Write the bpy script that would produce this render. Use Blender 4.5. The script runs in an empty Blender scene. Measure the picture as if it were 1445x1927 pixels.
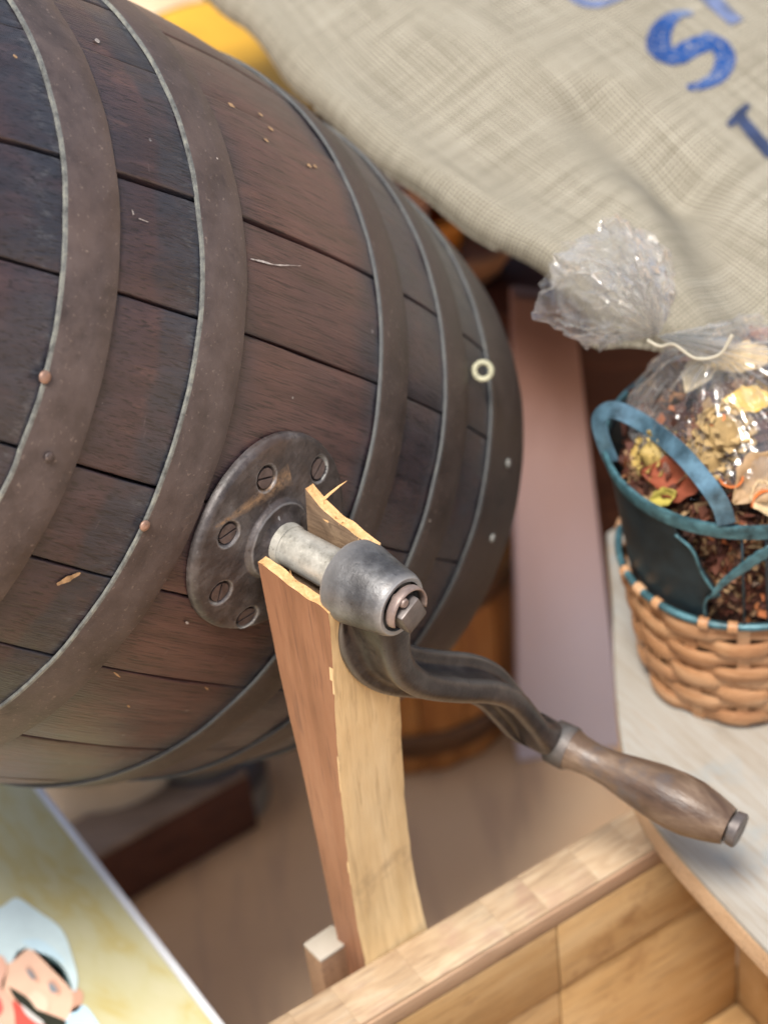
import bpy, bmesh, math, random
import numpy as np
from mathutils import Vector, Matrix
random.seed(7); rng = np.random.default_rng(7)
sc = bpy.context.scene
COL = sc.collection

# ------------------------------------------------------------------ camera, sky, sun, exposure
F_PX = 4000.0; W_PX, H_PX = 1445.0, 1927.0
ROT = np.array([[0.9921, -0.1257, 0.0], [-0.0801, -0.6319, 0.7709], [-0.0969, -0.7648, -0.6370]])  # camera (right, down, forward) -> world
CAM = np.array([0.0, 0.0, 1.30])
cam_d = bpy.data.cameras.new('camera'); cam = bpy.data.objects.new('camera', cam_d); COL.objects.link(cam)
r_, d_, f_ = ROT[:, 0], ROT[:, 1], ROT[:, 2]
m = Matrix(((r_[0], -d_[0], -f_[0], CAM[0]), (r_[1], -d_[1], -f_[1], CAM[1]), (r_[2], -d_[2], -f_[2], CAM[2]), (0, 0, 0, 1)))
cam.matrix_world = m
cam_d.sensor_fit = 'VERTICAL'; cam_d.sensor_height = 36.0; cam_d.lens = F_PX / H_PX * 36.0
cam_d.clip_start = 0.02; cam_d.clip_end = 200.0
cam_d.dof.use_dof = True; cam_d.dof.focus_distance = 0.960; cam_d.dof.aperture_fstop = 6.3
sc.camera = cam

SUN = Vector((-0.16, -0.36, 0.92)).normalized()
wd = bpy.data.worlds.new('World'); sc.world = wd; wd.use_nodes = True
wn = wd.node_tree.nodes; wl = wd.node_tree.links
sky = wn.new('ShaderNodeTexSky'); sky.sky_type = 'NISHITA'; sky.sun_disc = False
sky.sun_elevation = math.asin(SUN.z); sky.sun_rotation = math.atan2(SUN.x, SUN.y)
sky.air_density = 1.0; sky.dust_density = 5.0; sky.ozone_density = 0.6
wn['Background'].inputs['Strength'].default_value = 0.085
wl.new(sky.outputs[0], wn['Background'].inputs['Color'])
sd = bpy.data.lights.new('sun', 'SUN'); sd.energy = 2.4; sd.angle = math.radians(18); sd.color = (1.0, 0.95, 0.88)
so = bpy.data.objects.new('sun', sd); COL.objects.link(so)
so.rotation_euler = (-SUN).to_track_quat('-Z', 'Y').to_euler(); so.location = (0, 0, 5)
sc.view_settings.view_transform = 'Standard'; sc.view_settings.look = 'None'
sc.view_settings.gamma = 1.0; sc.view_settings.exposure = 0.98
sc.cycles.use_denoising = True
sc.cycles.max_bounces = 8; sc.cycles.transparent_max_bounces = 16; sc.cycles.caustics_reflective = False; sc.cycles.caustics_refractive = False

# ------------------------------------------------------------------ helpers: geometry of the view, used to find real positions
def ray(px, py): return ROT @ np.array([(px - W_PX/2)/F_PX, (py - H_PX/2)/F_PX, 1.0])
def onz(px, py, z):                     # point of the horizontal plane z seen at that pixel
    r = ray(px, py); return CAM + r*((z - CAM[2])/r[2])
def ondepth(px, py, d): return CAM + ray(px, py)*d
def onplane(px, py, p0, n):
    r = ray(px, py); return CAM + r*(((p0 - CAM) @ n)/(r @ n))
# barrel frame
RB = 0.21; KB = 0.1105
BC = np.array([-0.1982, 0.9253, -0.6420]) + CAM
AX = np.array([0.6806, -0.7327, 0.0]); AX /= np.linalg.norm(AX)              # axle
BX = np.array([0.5252, 0.4878, -0.6973]); BX -= AX*(BX @ AX); BX /= np.linalg.norm(BX)   # barrel axis
BZ = np.cross(BX, AX)
BH = np.array([-AX[1], AX[0], 0.0])      # horizontal, along the bracket's thickness
MB4 = Matrix(((BX[0], AX[0], BZ[0], BC[0]), (BX[1], AX[1], BZ[1], BC[1]), (BX[2], AX[2], BZ[2], BC[2]), (0, 0, 0, 1)))
def loc_b(p): d = p - BC; return np.array([d @ BX, d @ AX, d @ BZ])
def rb(x): return RB*(1 - KB*(x/RB)**2)

# ------------------------------------------------------------------ helpers: objects
def link(o, parent=None):
    COL.objects.link(o)
    if parent: o.parent = parent
    return o
def meshobj(name, verts, faces, mats, parent=None, smooth=True, midx=None, uvs=None, auto=None):
    me = bpy.data.meshes.new(name); me.from_pydata([tuple(map(float, v)) for v in verts], [], faces); me.update()
    for mt in (mats if isinstance(mats, (list, tuple)) else [mats]): me.materials.append(mt)
    if smooth: me.polygons.foreach_set('use_smooth', [True]*len(me.polygons))
    if midx is not None: me.polygons.foreach_set('material_index', midx)
    if uvs is not None:
        uv = me.uv_layers.new(name='UVMap')
        for l in me.loops: uv.data[l.index].uv = uvs[l.vertex_index]
    bm = bmesh.new(); bm.from_mesh(me); bmesh.ops.recalc_face_normals(bm, faces=bm.faces); bm.to_mesh(me); bm.free()
    if auto is not None: me.set_sharp_from_angle(angle=math.radians(auto))
    o = bpy.data.objects.new(name, me); return link(o, parent)
def empty(name, mw=None, loc=None):
    o = bpy.data.objects.new(name, None); o.empty_display_size = 0.02; COL.objects.link(o)
    if mw is not None: o.matrix_world = mw
    if loc is not None: o.location = loc
    return o
def tag(o, label=None, cat=None, group=None, kind=None):
    if label: o['label'] = label
    if cat: o['category'] = cat
    if group: o['group'] = group
    if kind or cat: o['kind'] = kind or 'thing'
    return o
def grid_faces(nu, nv, cu=False, cv=False):
    fs = []
    for i in range(nu if cu else nu-1):
        for j in range(nv if cv else nv-1):
            a = i*nv + j; b = ((i+1) % nu)*nv + j; c = ((i+1) % nu)*nv + (j+1) % nv; d = i*nv + (j+1) % nv
            fs.append((a, b, c, d))
    return fs
def lathe(prof, org, axis, seg=48, cap0=True, cap1=True, wob=None):
    axis = np.array(axis, float)/np.linalg.norm(axis); org = np.array(org, float)
    u = np.cross(axis, [0, 0, 1.0]);
    if np.linalg.norm(u) < 1e-3: u = np.cross(axis, [1.0, 0, 0])
    u /= np.linalg.norm(u); v = np.cross(axis, u)
    V = []
    for h, r in prof:
        for k in range(seg):
            a = 2*math.pi*k/seg; rr = r*(1 + (wob(h, a) if wob else 0))
            V.append(org + axis*h + rr*(math.cos(a)*u + math.sin(a)*v))
    Fs = grid_faces(len(prof), seg, False, True)
    if cap0: Fs.append(tuple(range(seg-1, -1, -1)))
    if cap1: Fs.append(tuple(range((len(prof)-1)*seg, len(prof)*seg)))
    return V, Fs
def catmull(pts, n=8):
    pts = [np.array(p, float) for p in pts]; P = [2*pts[0]-pts[1]] + pts + [2*pts[-1]-pts[-2]]; out = []
    for i in range(1, len(P)-2):
        for k in range(n):
            t = k/n; a, b, c, d = P[i-1], P[i], P[i+1], P[i+2]
            out.append(0.5*((2*b) + (c-a)*t + (2*a-5*b+4*c-d)*t*t + (3*b-a-3*c+d)*t**3))
    out.append(pts[-1]); return out
def sweep(path, ref, sec, cap=True):
    """path of points, ref = reference direction for the section's second axis, sec(i,t) -> list of (a,b) offsets"""
    V = []; n = len(path); ns = None
    for i, p in enumerate(path):
        t = path[min(i+1, n-1)] - path[max(i-1, 0)]; t = t/np.linalg.norm(t)
        rr = ref(i/(n-1)) if callable(ref) else np.array(ref, float)
        a = np.cross(rr, t); a /= np.linalg.norm(a); b = np.cross(t, a)
        s = sec(i/(n-1)); ns = len(s)
        for (x, y) in s: V.append(p + a*x + b*y)
    Fs = grid_faces(n, ns, False, True)
    if cap: Fs += [tuple(range(ns-1, -1, -1)), tuple(range((n-1)*ns, n*ns))]
    return V, Fs
def boxv(c, hx, hy, hz, X=(1, 0, 0), Y=(0, 1, 0), Z=(0, 0, 1)):
    c = np.array(c, float); X, Y, Z = (np.array(q, float) for q in (X, Y, Z)); V = []
    for sx in (-1, 1):
        for sy in (-1, 1):
            for sz in (-1, 1): V.append(c + X*hx*sx + Y*hy*sy + Z*hz*sz)
    return V, [(0, 1, 3, 2), (4, 6, 7, 5), (0, 4, 5, 1), (2, 3, 7, 6), (0, 2, 6, 4), (1, 5, 7, 3)]
def bevel(o, w, seg=2):
    bm = bmesh.new(); bm.from_mesh(o.data)
    bmesh.ops.bevel(bm, geom=list(bm.edges), offset=w, segments=seg, affect='EDGES', profile=0.5, clamp_overlap=True)
    bm.to_mesh(o.data); bm.free()
    o.data.polygons.foreach_set('use_smooth', [True]*len(o.data.polygons)); o.data.set_sharp_from_angle(angle=math.radians(40))
    return o
def n2(x, y, s=0):                      # cheap smooth value noise
    return (math.sin(x*1.7 + 3.1*s + 1.3*math.sin(y*1.1 + s)) + math.sin(y*2.3 + 1.7*s + 1.1*math.sin(x*0.9 - s)) + 0.5*math.sin(3.9*x + 2.7*y + s))/2.5

# ------------------------------------------------------------------ helpers: materials
class M:
    def __init__(s, name, rough=0.6, spec=0.4, metal=0.0):
        s.m = bpy.data.materials.new(name); s.m.use_nodes = True
        s.n = s.m.node_tree.nodes; s.l = s.m.node_tree.links; s.b = s.n['Principled BSDF']
        s.b.inputs['Roughness'].default_value = rough; s.b.inputs['Specular IOR Level'].default_value = spec; s.b.inputs['Metallic'].default_value = metal
        s.tc = s.n.new('ShaderNodeTexCoord')
    def set(s, sock, v):
        if hasattr(v, 'is_linked') or isinstance(v, bpy.types.NodeSocket): s.l.new(v, sock)
        elif isinstance(v, (tuple, list)) and len(v) == 3 and sock.type == 'RGBA': sock.default_value = (*v, 1)
        else: sock.default_value = v
    def map(s, scale=(1, 1, 1), src='Object', rot=(0, 0, 0), loc=(0, 0, 0)):
        n = s.n.new('ShaderNodeMapping'); n.inputs['Scale'].default_value = scale; n.inputs['Rotation'].default_value = rot; n.inputs['Location'].default_value = loc
        s.l.new(s.tc.outputs[src] if isinstance(src, str) else src, n.inputs['Vector']); return n.outputs[0]
    def noise(s, vec, scale=1.0, detail=4, rough=0.55, dist=0.0):
        n = s.n.new('ShaderNodeTexNoise'); s.l.new(vec, n.inputs['Vector'])
        n.inputs['Scale'].default_value = scale; n.inputs['Detail'].default_value = detail; n.inputs['Roughness'].default_value = rough; n.inputs['Distortion'].default_value = dist
        return n.outputs['Fac']
    def voro(s, vec, scale=1.0, feat='F1', rnd=1.0):
        n = s.n.new('ShaderNodeTexVoronoi'); n.feature = feat; s.l.new(vec, n.inputs['Vector']); n.inputs['Scale'].default_value = scale; n.inputs['Randomness'].default_value = rnd
        return n.outputs
    def wave(s, vec, scale=1.0, dist=0.0, detail=2, prof='SIN', d='X', typ='BANDS', dscale=1.0):
        n = s.n.new('ShaderNodeTexWave'); n.wave_type = typ; n.wave_profile = prof
        if typ == 'BANDS': n.bands_direction = d
        else: n.rings_direction = d
        s.l.new(vec, n.inputs['Vector']); n.inputs['Scale'].default_value = scale; n.inputs['Distortion'].default_value = dist; n.inputs['Detail'].default_value = detail; n.inputs['Detail Scale'].default_value = dscale
        return n.outputs['Fac']
    def ramp(s, fac, stops, interp='LINEAR'):
        n = s.n.new('ShaderNodeValToRGB'); s.l.new(fac, n.inputs[0]); e = n.color_ramp; e.interpolation = interp
        while len(e.elements) < len(stops): e.elements.new(0.5)
        for el, (p, c) in zip(e.elements, stops):
            el.position = p; el.color = (*c, 1) if isinstance(c, (tuple, list)) else (c, c, c, 1)
        return n.outputs[0]
    def mix(s, fac, a, b, mode='MIX'):
        n = s.n.new('ShaderNodeMix'); n.data_type = 'RGBA'; n.blend_type = mode
        s.set(n.inputs[0], fac); s.set(n.inputs[6], a); s.set(n.inputs[7], b); return n.outputs[2]
    def math(s, op, a, b=0.0, c=0.0):
        n = s.n.new('ShaderNodeMath'); n.operation = op
        s.set(n.inputs[0], a); s.set(n.inputs[1], b); s.set(n.inputs[2], c); return n.outputs[0]
    def sep(s, vec):
        n = s.n.new('ShaderNodeSeparateXYZ'); s.l.new(vec, n.inputs[0]); return n.outputs
    def rand(s):
        n = s.n.new('ShaderNodeObjectInfo'); return n.outputs['Random']
    def col(s, v): s.set(s.b.inputs['Base Color'], v)
    def rough(s, v): s.set(s.b.inputs['Roughness'], v)
    def bump(s, h, strength=0.3, dist=0.001, prev=None):
        n = s.n.new('ShaderNodeBump'); n.inputs['Strength'].default_value = strength; n.inputs['Distance'].default_value = dist
        s.l.new(h, n.inputs['Height'])
        if prev is not None: s.l.new(prev, n.inputs['Normal'])
        s.l.new(n.outputs[0], s.b.inputs['Normal']); return n.outputs[0]

def mat_stave():
    k = M('dark_stave_wood', 0.5, 0.55)
    obj = k.tc.outputs['Object']; x = k.sep(obj)[0]; rnd = k.rand()
    off = k.n.new('ShaderNodeCombineXYZ'); k.l.new(k.math('MULTIPLY', rnd, 7.0), off.inputs[0]); k.l.new(k.math('MULTIPLY', rnd, 3.0), off.inputs[1])
    va = k.n.new('ShaderNodeVectorMath'); va.operation = 'ADD'; k.l.new(obj, va.inputs[0]); k.l.new(off.outputs[0], va.inputs[1]); ov = va.outputs[0]
    g1 = k.noise(k.map((9, 150, 150), ov), 1, 6, 0.6, 0.3)
    g2 = k.noise(k.map((45, 1100, 1100), ov), 1, 3, 0.6)
    pt = k.noise(k.map((14, 22, 22), ov), 1, 5, 0.6)
    fac = k.math('ADD', k.math('MULTIPLY', g1, 0.5), k.math('MULTIPLY', pt, 0.5))
    c = k.ramp(fac, [(0.30, (0.032, 0.019, 0.019)), (0.47, (0.068, 0.038, 0.037)), (0.60, (0.098, 0.052, 0.048)), (0.74, (0.150, 0.076, 0.060))])
    # worn paler, orange fibres
    wn_ = k.noise(k.map((26, 70, 70), ov, loc=(3, 1, 2)), 1, 5, 0.65)
    c = k.mix(k.math('MULTIPLY', k.ramp(wn_, [(0.60, 0.0), (0.72, 1.0)]), 0.45), c, (0.26, 0.125, 0.085))
    mid = k.ramp(k.math('MULTIPLY_ADD', x, 1/0.56, 0.5), [(0.38, 0.0), (0.44, 1.0), (0.58, 1.0), (0.62, 0.2)])
    c = k.mix(k.math('MULTIPLY', mid, k.ramp(pt, [(0.30, 0.15), (0.62, 0.85)])), c, k.ramp(g1, [(0.3, (0.072, 0.034, 0.029)), (0.7, (0.165, 0.078, 0.060))]))
    # iron stain next to the hoops: a shape along the staves
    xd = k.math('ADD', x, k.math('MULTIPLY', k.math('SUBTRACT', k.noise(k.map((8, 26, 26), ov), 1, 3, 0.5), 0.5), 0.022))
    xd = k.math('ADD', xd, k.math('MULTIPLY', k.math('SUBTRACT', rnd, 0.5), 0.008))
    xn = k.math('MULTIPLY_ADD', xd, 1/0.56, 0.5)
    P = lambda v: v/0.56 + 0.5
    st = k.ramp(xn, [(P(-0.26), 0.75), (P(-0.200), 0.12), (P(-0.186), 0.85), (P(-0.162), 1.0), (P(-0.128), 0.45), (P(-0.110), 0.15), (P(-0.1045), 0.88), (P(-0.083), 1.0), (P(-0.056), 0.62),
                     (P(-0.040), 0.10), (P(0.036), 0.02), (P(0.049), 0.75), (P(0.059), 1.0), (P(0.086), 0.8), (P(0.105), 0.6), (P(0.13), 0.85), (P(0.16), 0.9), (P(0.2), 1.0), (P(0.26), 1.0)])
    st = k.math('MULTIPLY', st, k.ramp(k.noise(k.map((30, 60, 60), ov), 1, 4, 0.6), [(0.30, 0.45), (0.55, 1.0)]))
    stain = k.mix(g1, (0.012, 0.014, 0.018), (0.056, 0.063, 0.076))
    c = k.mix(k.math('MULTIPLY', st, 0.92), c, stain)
    # pale dust lying along the near hoop edges
    du = k.ramp(xn, [(P(-0.180), 0.0), (P(-0.163), 1.0), (P(-0.160), 0.0), (P(-0.098), 0.0), (P(-0.084), 1.0), (P(-0.08), 0.0), (P(0.0), 0.0)])
    du = k.math('MULTIPLY', du, k.ramp(k.noise(k.map((120, 300, 300), obj), 1, 5, 0.7), [(0.50, 0.0), (0.74, 0.6)]))
    c = k.mix(du, c, (0.20, 0.20, 0.19))
    # light flecks
    sp = k.voro(k.map((1, 1, 1), obj), 95)
    dot = k.math('MULTIPLY', k.math('LESS_THAN', sp['Distance'], 0.085), k.math('GREATER_THAN', k.sep(sp['Color'])[0], 0.90))
    c = k.mix(k.math('MULTIPLY', dot, 0.6), c, (0.40, 0.38, 0.34))
    # fine scratches across the grain
    sc1 = k.noise(k.map((190, 35, 28), obj, rot=(0.3, 0.5, 0.9)), 1, 2, 0.5)
    c = k.mix(k.ramp(sc1, [(0.75, 0.0), (0.78, 0.22)]), c, (0.30, 0.25, 0.23))
    c = k.mix(k.math('MULTIPLY_ADD', rnd, 0.5, 0.0), c, k.mix(1.0, c, (0.72, 0.74, 0.78), 'MULTIPLY'))
    c = k.mix(k.ramp(g2, [(0.36, 0.75), (0.47, 0.0)]), c, (0.014, 0.012, 0.012))
    c = k.mix(1.0, c, (0.80, 0.84, 0.93), 'MULTIPLY')
    k.col(c); k.rough(k.math('MULTIPLY_ADD', g1, 0.30, 0.20))
    n1 = k.bump(g2, 0.42, 0.0009); k.bump(g1, 0.28, 0.0012, n1); return k.m

def mat_hoop():
    k = M('brown_hoop_iron', 0.55, 0.45)
    o = k.tc.outputs['Object']
    a = k.noise(k.map((55, 55, 55)), 1, 6, 0.65); b = k.noise(k.map((420, 420, 420)), 1, 3, 0.6); d = k.noise(k.map((16, 16, 16)), 1, 3)
    c = k.ramp(a, [(0.30, (0.042, 0.032, 0.031)), (0.50, (0.074, 0.057, 0.055)), (0.68, (0.100, 0.078, 0.074))])
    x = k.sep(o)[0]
    c = k.mix(k.ramp(k.math('MULTIPLY_ADD', x, 1.8, 0.5), [(0.35, 0.0), (0.65, 0.75)]), c, k.ramp(a, [(0.3, (0.024, 0.017, 0.014)), (0.7, (0.058, 0.042, 0.034))]))  # far hoops coloured darker, painting in the shade at that end
    c = k.mix(k.ramp(d, [(0.45, 0.0), (0.66, 0.35)]), c, (0.085, 0.056, 0.045))
    c = k.mix(k.ramp(b, [(0.62, 0.0), (0.76, 0.6)]), c, (0.25, 0.20, 0.17))
    c = k.mix(k.ramp(k.noise(k.map((70, 70, 70), loc=(5, 2, 1)), 1, 5, 0.7), [(0.60, 0.0), (0.70, 0.5)]), c, (0.032, 0.026, 0.026))
    sp = k.voro(k.map((1, 1, 1)), 80)
    dot = k.math('MULTIPLY', k.math('LESS_THAN', sp['Distance'], 0.06), k.math('GREATER_THAN', k.sep(sp['Color'])[0], 0.90))
    c = k.mix(k.math('MULTIPLY', dot, 0.7), c, (0.55, 0.50, 0.44))
    k.col(c); k.rough(k.math('MULTIPLY_ADD', a, 0.35, 0.32)); n1 = k.bump(a, 0.35, 0.0016); k.bump(b, 0.30, 0.0006, n1); return k.m
def mat_hoop_edge():
    k = M('worn_lit_hoop_edge', 0.5, 0.5)  # worn edges facing the near end, painted paler where they catch skylight
    a = k.noise(k.map((150, 150, 150)), 1, 5, 0.7)
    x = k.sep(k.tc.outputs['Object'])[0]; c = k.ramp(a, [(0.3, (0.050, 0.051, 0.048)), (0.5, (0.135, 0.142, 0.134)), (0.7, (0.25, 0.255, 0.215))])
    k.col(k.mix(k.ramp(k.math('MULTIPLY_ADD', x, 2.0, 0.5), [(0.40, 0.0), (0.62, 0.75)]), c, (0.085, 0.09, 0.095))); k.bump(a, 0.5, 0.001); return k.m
def mat_cast(name, dark, mid, lite, rust=0.5, metal=0.35, rough=0.42, point=True, pl=(0.36, 0.36, 0.36)):
    k = M(name, rough, 0.5, metal)
    a = k.noise(k.map((45, 45, 45)), 1, 6, 0.65); b = k.noise(k.map((380, 380, 380)), 1, 4, 0.65); d = k.noise(k.map((30, 30, 30), loc=(2, 5, 1)), 1, 4, 0.6)
    c = k.ramp(a, [(0.30, dark), (0.50, mid), (0.70, lite)])
    c = k.mix(k.math('MULTIPLY', k.ramp(d, [(0.52, 0.0), (0.68, 1.0)]), rust), c, (0.115, 0.072, 0.052))
    c = k.mix(k.ramp(b, [(0.60, 0.0), (0.75, 0.55)]), c, lite)
    c = k.mix(k.ramp(b, [(0.28, 0.7), (0.40, 0.0)]), c, dark)
    if name == 'flange_iron':           # sandy rust streak beside the boss
        xyz = k.sep(k.tc.outputs['Object']); ux, uz = STK[0]; nx_, nz_, l0, l1, wd0 = STK[1]
        dx = k.math('SUBTRACT', xyz[0], ux); dz = k.math('SUBTRACT', xyz[2], uz)
        al = k.math('ADD', k.math('MULTIPLY', dx, nx_), k.math('MULTIPLY', dz, nz_)); ac = k.math('ABSOLUTE', k.math('SUBTRACT', k.math('MULTIPLY', dx, nz_), k.math('MULTIPLY', dz, nx_)))
        wdt = k.math('MULTIPLY_ADD', al, 0.11, wd0); mk = k.math('MULTIPLY', k.math('MULTIPLY', k.math('GREATER_THAN', al, l0), k.math('LESS_THAN', al, l1)), k.math('SUBTRACT', 1.0, k.math('MINIMUM', 1.0, k.math('DIVIDE', ac, wdt))))
        c = k.mix(k.math('MULTIPLY', mk, k.ramp(b, [(0.36, 0.2), (0.58, 1.0)])), c, (0.30, 0.195, 0.115))
    if point:
        g = k.n.new('ShaderNodeNewGeometry')
        c = k.mix(k.math('MULTIPLY', k.ramp(g.outputs['Pointiness'], [(0.515, 0.0), (0.56, 1.0)]), 0.75), c, pl)  # convex edges painted paler: wear plus the highlights along lit rims
    k.col(c); k.rough(k.math('MULTIPLY_ADD', b, 0.35, rough - 0.17)); n1 = k.bump(a, 0.25, 0.0018); k.bump(b, 0.35, 0.0007, n1); return k.m
def mat_wood(name, stops, grain=(6, 90, 90), rough=0.6, bump=0.3, src='Object', fine=(30, 700, 700), rot=(0, 0, 0), spots=None, rnd=0.25, dark=(0.1, 0.06, 0.04)):
    k = M(name, rough, 0.35)
    rn = k.rand(); off = k.n.new('ShaderNodeCombineXYZ')
    for i, q in enumerate((5.0, 3.0, 9.0)): k.l.new(k.math('MULTIPLY', rn, q), off.inputs[i])
    va = k.n.new('ShaderNodeVectorMath'); va.operation = 'ADD'; k.l.new(k.tc.outputs[src], va.inputs[0]); k.l.new(off.outputs[0], va.inputs[1])
    base = k.map((1, 1, 1), va.outputs[0], rot=rot)
    a = k.noise(k.map(grain, base), 1, 5, 0.6, 0.6); b = k.noise(k.map(fine, base), 1, 3, 0.6); d = k.noise(k.map((11, 11, 11), base), 1, 4, 0.6)
    f = k.math('ADD', k.math('MULTIPLY', a, 0.62), k.math('MULTIPLY', d, 0.38))
    c = k.ramp(f, stops)
    c = k.mix(k.ramp(b, [(0.30, 0.55), (0.45, 0.0)]), c, dark)
    if spots: c = k.mix(k.math('MULTIPLY', k.ramp(k.noise(k.map((26, 26, 26), base, loc=(1, 7, 3)), 1, 5, 0.65), [(0.56, 0.0), (0.68, 1.0)]), spots[1]), c, spots[0])
    c = k.mix(k.math('MULTIPLY', rn, rnd), c, k.mix(1.0, c, (0.70, 0.62, 0.60), 'MULTIPLY'))
    k.col(c); n1 = k.bump(b, bump, 0.0008); k.bump(a, bump, 0.0015, n1); return k.m
def mat_plain(name, col, rough=0.5, var=0.25, scale=40, metal=0.0, spec=0.4, bump=0.15):
    k = M(name, rough, spec, metal); a = k.noise(k.map((scale,)*3), 1, 5, 0.6)
    lo = tuple(v*(1-var) for v in col); hi = tuple(min(1, v*(1+var)) for v in col)
    k.col(k.ramp(a, [(0.3, lo), (0.7, hi)])); k.bump(a, bump, 0.001); return k.m

def bhit(px, py, lift=0.0):              # point of the barrel seen at a pixel, in barrel coordinates
    d = ray(px, py); d = d/np.linalg.norm(d)
    lo = None
    for t in np.linspace(0.6, 1.5, 1800):
        q = loc_b(CAM + d*t)
        if math.hypot(q[1], q[2]) < rb(q[0]) + lift: return q
    return q
_a, _b = bhit(405, 992, 0.005), bhit(545, 890, 0.005); _d = np.array([_b[0]-_a[0], _b[2]-_a[2]]); _L = np.linalg.norm(_d); _d /= _L
STK = ((_a[0], _a[2]), (_d[0], _d[1], 0.0, _L, 0.0012))
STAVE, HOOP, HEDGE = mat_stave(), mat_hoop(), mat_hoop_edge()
FLANGE = mat_cast('flange_iron', (0.020, 0.017, 0.017), (0.068, 0.058, 0.057), (0.155, 0.145, 0.145), 0.45, 0.3, 0.46)
CRANK = mat_cast('crank_iron', (0.012, 0.010, 0.011), (0.034, 0.029, 0.029), (0.080, 0.072, 0.066), 0.30, 0.25, 0.34, pl=(0.22, 0.21, 0.19))
HUB = mat_cast('hub_iron', (0.022, 0.021, 0.022), (0.072, 0.072, 0.074), (0.18, 0.185, 0.19), 0.25, 0.35, 0.44)
FERR = mat_cast('ferrule_metal', (0.03, 0.027, 0.026), (0.075, 0.070, 0.066), (0.14, 0.132, 0.125), 0.5, 0.2, 0.5, False)
AXLE = mat_cast('axle_steel', (0.15, 0.145, 0.12), (0.46, 0.45, 0.40), (0.68, 0.67, 0.60), 0.10, 0.35, 0.42, False)
SCREW = mat_plain('screw_head', (0.115, 0.088, 0.082), 0.5, 0.4, 180, 0.3)
PALE = mat_plain('pale_countersink', (0.28, 0.28, 0.26), 0.6, 0.35, 220)
COPPER = mat_plain('copper_nail', (0.30, 0.19, 0.145), 0.45, 0.3, 250, 0.4)
PINK = mat_plain('pinkish_pin_metal', (0.24, 0.185, 0.165), 0.45, 0.25, 200, 0.3)
NUT = mat_plain('nut_steel', (0.125, 0.110, 0.105), 0.45, 0.3, 150, 0.4)
HANDLE = mat_wood('handle_wood', [(0.30, (0.026, 0.016, 0.011)), (0.43, (0.080, 0.050, 0.034)), (0.55, (0.145, 0.099, 0.068)), (0.68, (0.25, 0.185, 0.132))], (70, 22, 70), 0.36, 0.35, 'Object', (600, 70, 600), spots=((0.085, 0.078, 0.080), 0.85))
BROWN = mat_wood('bracket_brown_face', [(0.30, (0.19, 0.085, 0.043)), (0.50, (0.30, 0.145, 0.080)), (0.70, (0.38, 0.205, 0.12))], (70, 70, 6), 0.55, 0.2, 'Object', (500, 500, 28), dark=(0.13, 0.06, 0.04))
SAWN = mat_wood('bracket_sawn_face', [(0.30, (0.58, 0.40, 0.19)), (0.50, (0.77, 0.58, 0.32)), (0.70, (0.84, 0.68, 0.42))], (40, 40, 7), 0.7, 0.35, 'Object', (300, 300, 14), spots=((0.33, 0.22, 0.13), 0.55), dark=(0.46, 0.32, 0.17))
SPLINT = mat_wood('splintered_wood', [(0.30, (0.42, 0.22, 0.08)), (0.50, (0.66, 0.40, 0.18)), (0.70, (0.80, 0.58, 0.33))], (200, 200, 30), 0.75, 0.6, 'Object', (600, 600, 60), dark=(0.30, 0.16, 0.07))
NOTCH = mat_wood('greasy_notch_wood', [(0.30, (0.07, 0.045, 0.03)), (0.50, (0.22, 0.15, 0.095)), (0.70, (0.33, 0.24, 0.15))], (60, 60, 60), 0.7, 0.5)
RIMW = mat_wood('rim_block_wood', [(0.30, (0.29, 0.195, 0.115)), (0.50, (0.44, 0.325, 0.205)), (0.70, (0.54, 0.44, 0.31))], (30, 160, 160), 0.6, 0.2, spots=((0.36, 0.21, 0.16), 0.4), rnd=0.30)
CRATEW = mat_wood('crate_varnished_wood', [(0.30, (0.32, 0.18, 0.070)), (0.48, (0.51, 0.325, 0.145)), (0.66, (0.62, 0.44, 0.235))], (5, 45, 45), 0.5, 0.15, spots=((0.22, 0.10, 0.04), 0.55), rnd=0.2)
SLABW = mat_wood('weathered_slab_wood', [(0.30, (0.17, 0.140, 0.105)), (0.44, (0.295, 0.268, 0.225)), (0.60, (0.335, 0.325, 0.295)), (0.72, (0.29, 0.22, 0.15))], (130, 6, 130), 0.65, 0.25, 'Object', (600, 30, 600), rot=(0, 0, math.radians(-28)), spots=((0.25, 0.28, 0.285), 0.6), dark=(0.24, 0.19, 0.14))
SLABE = mat_wood('slab_cut_edge', [(0.3, (0.46, 0.28, 0.15)), (0.7, (0.68, 0.48, 0.30))], (30, 30, 90), 0.6)

# ------------------------------------------------------------------ floor
def make_floor():
    k = M('worn_floor', 0.6, 0.3)
    a = k.noise(k.map((2.2, 5, 1), rot=(0, 0, 0.5)), 1, 5, 0.6); b = k.noise(k.map((40, 6, 1), rot=(0, 0, 0.5)), 1, 4, 0.6); d = k.noise(k.map((1.3, 1.3, 1), loc=(2.3, 0.4, 0)), 1, 2)
    c = k.ramp(a, [(0.32, (0.48, 0.285, 0.155)), (0.5, (0.65, 0.425, 0.245)), (0.68, (0.76, 0.56, 0.37))])
    c = k.mix(k.ramp(d, [(0.42, 0.0), (0.60, 0.8)]), c, (0.64, 0.475, 0.32))
    c = k.mix(k.ramp(b, [(0.35, 0.5), (0.5, 0.0)]), c, (0.46, 0.32, 0.23))
    k.col(c); k.bump(b, 0.2, 0.002)
    o = meshobj('floor', [(-40, -40, 0), (40, -40, 0), (40, 40, 0), (-40, 40, 0)], [(0, 1, 2, 3)], k.m, None, False)
    tag(o, 'worn brown grey floor under the barrel', kind='structure')
make_floor()

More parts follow.
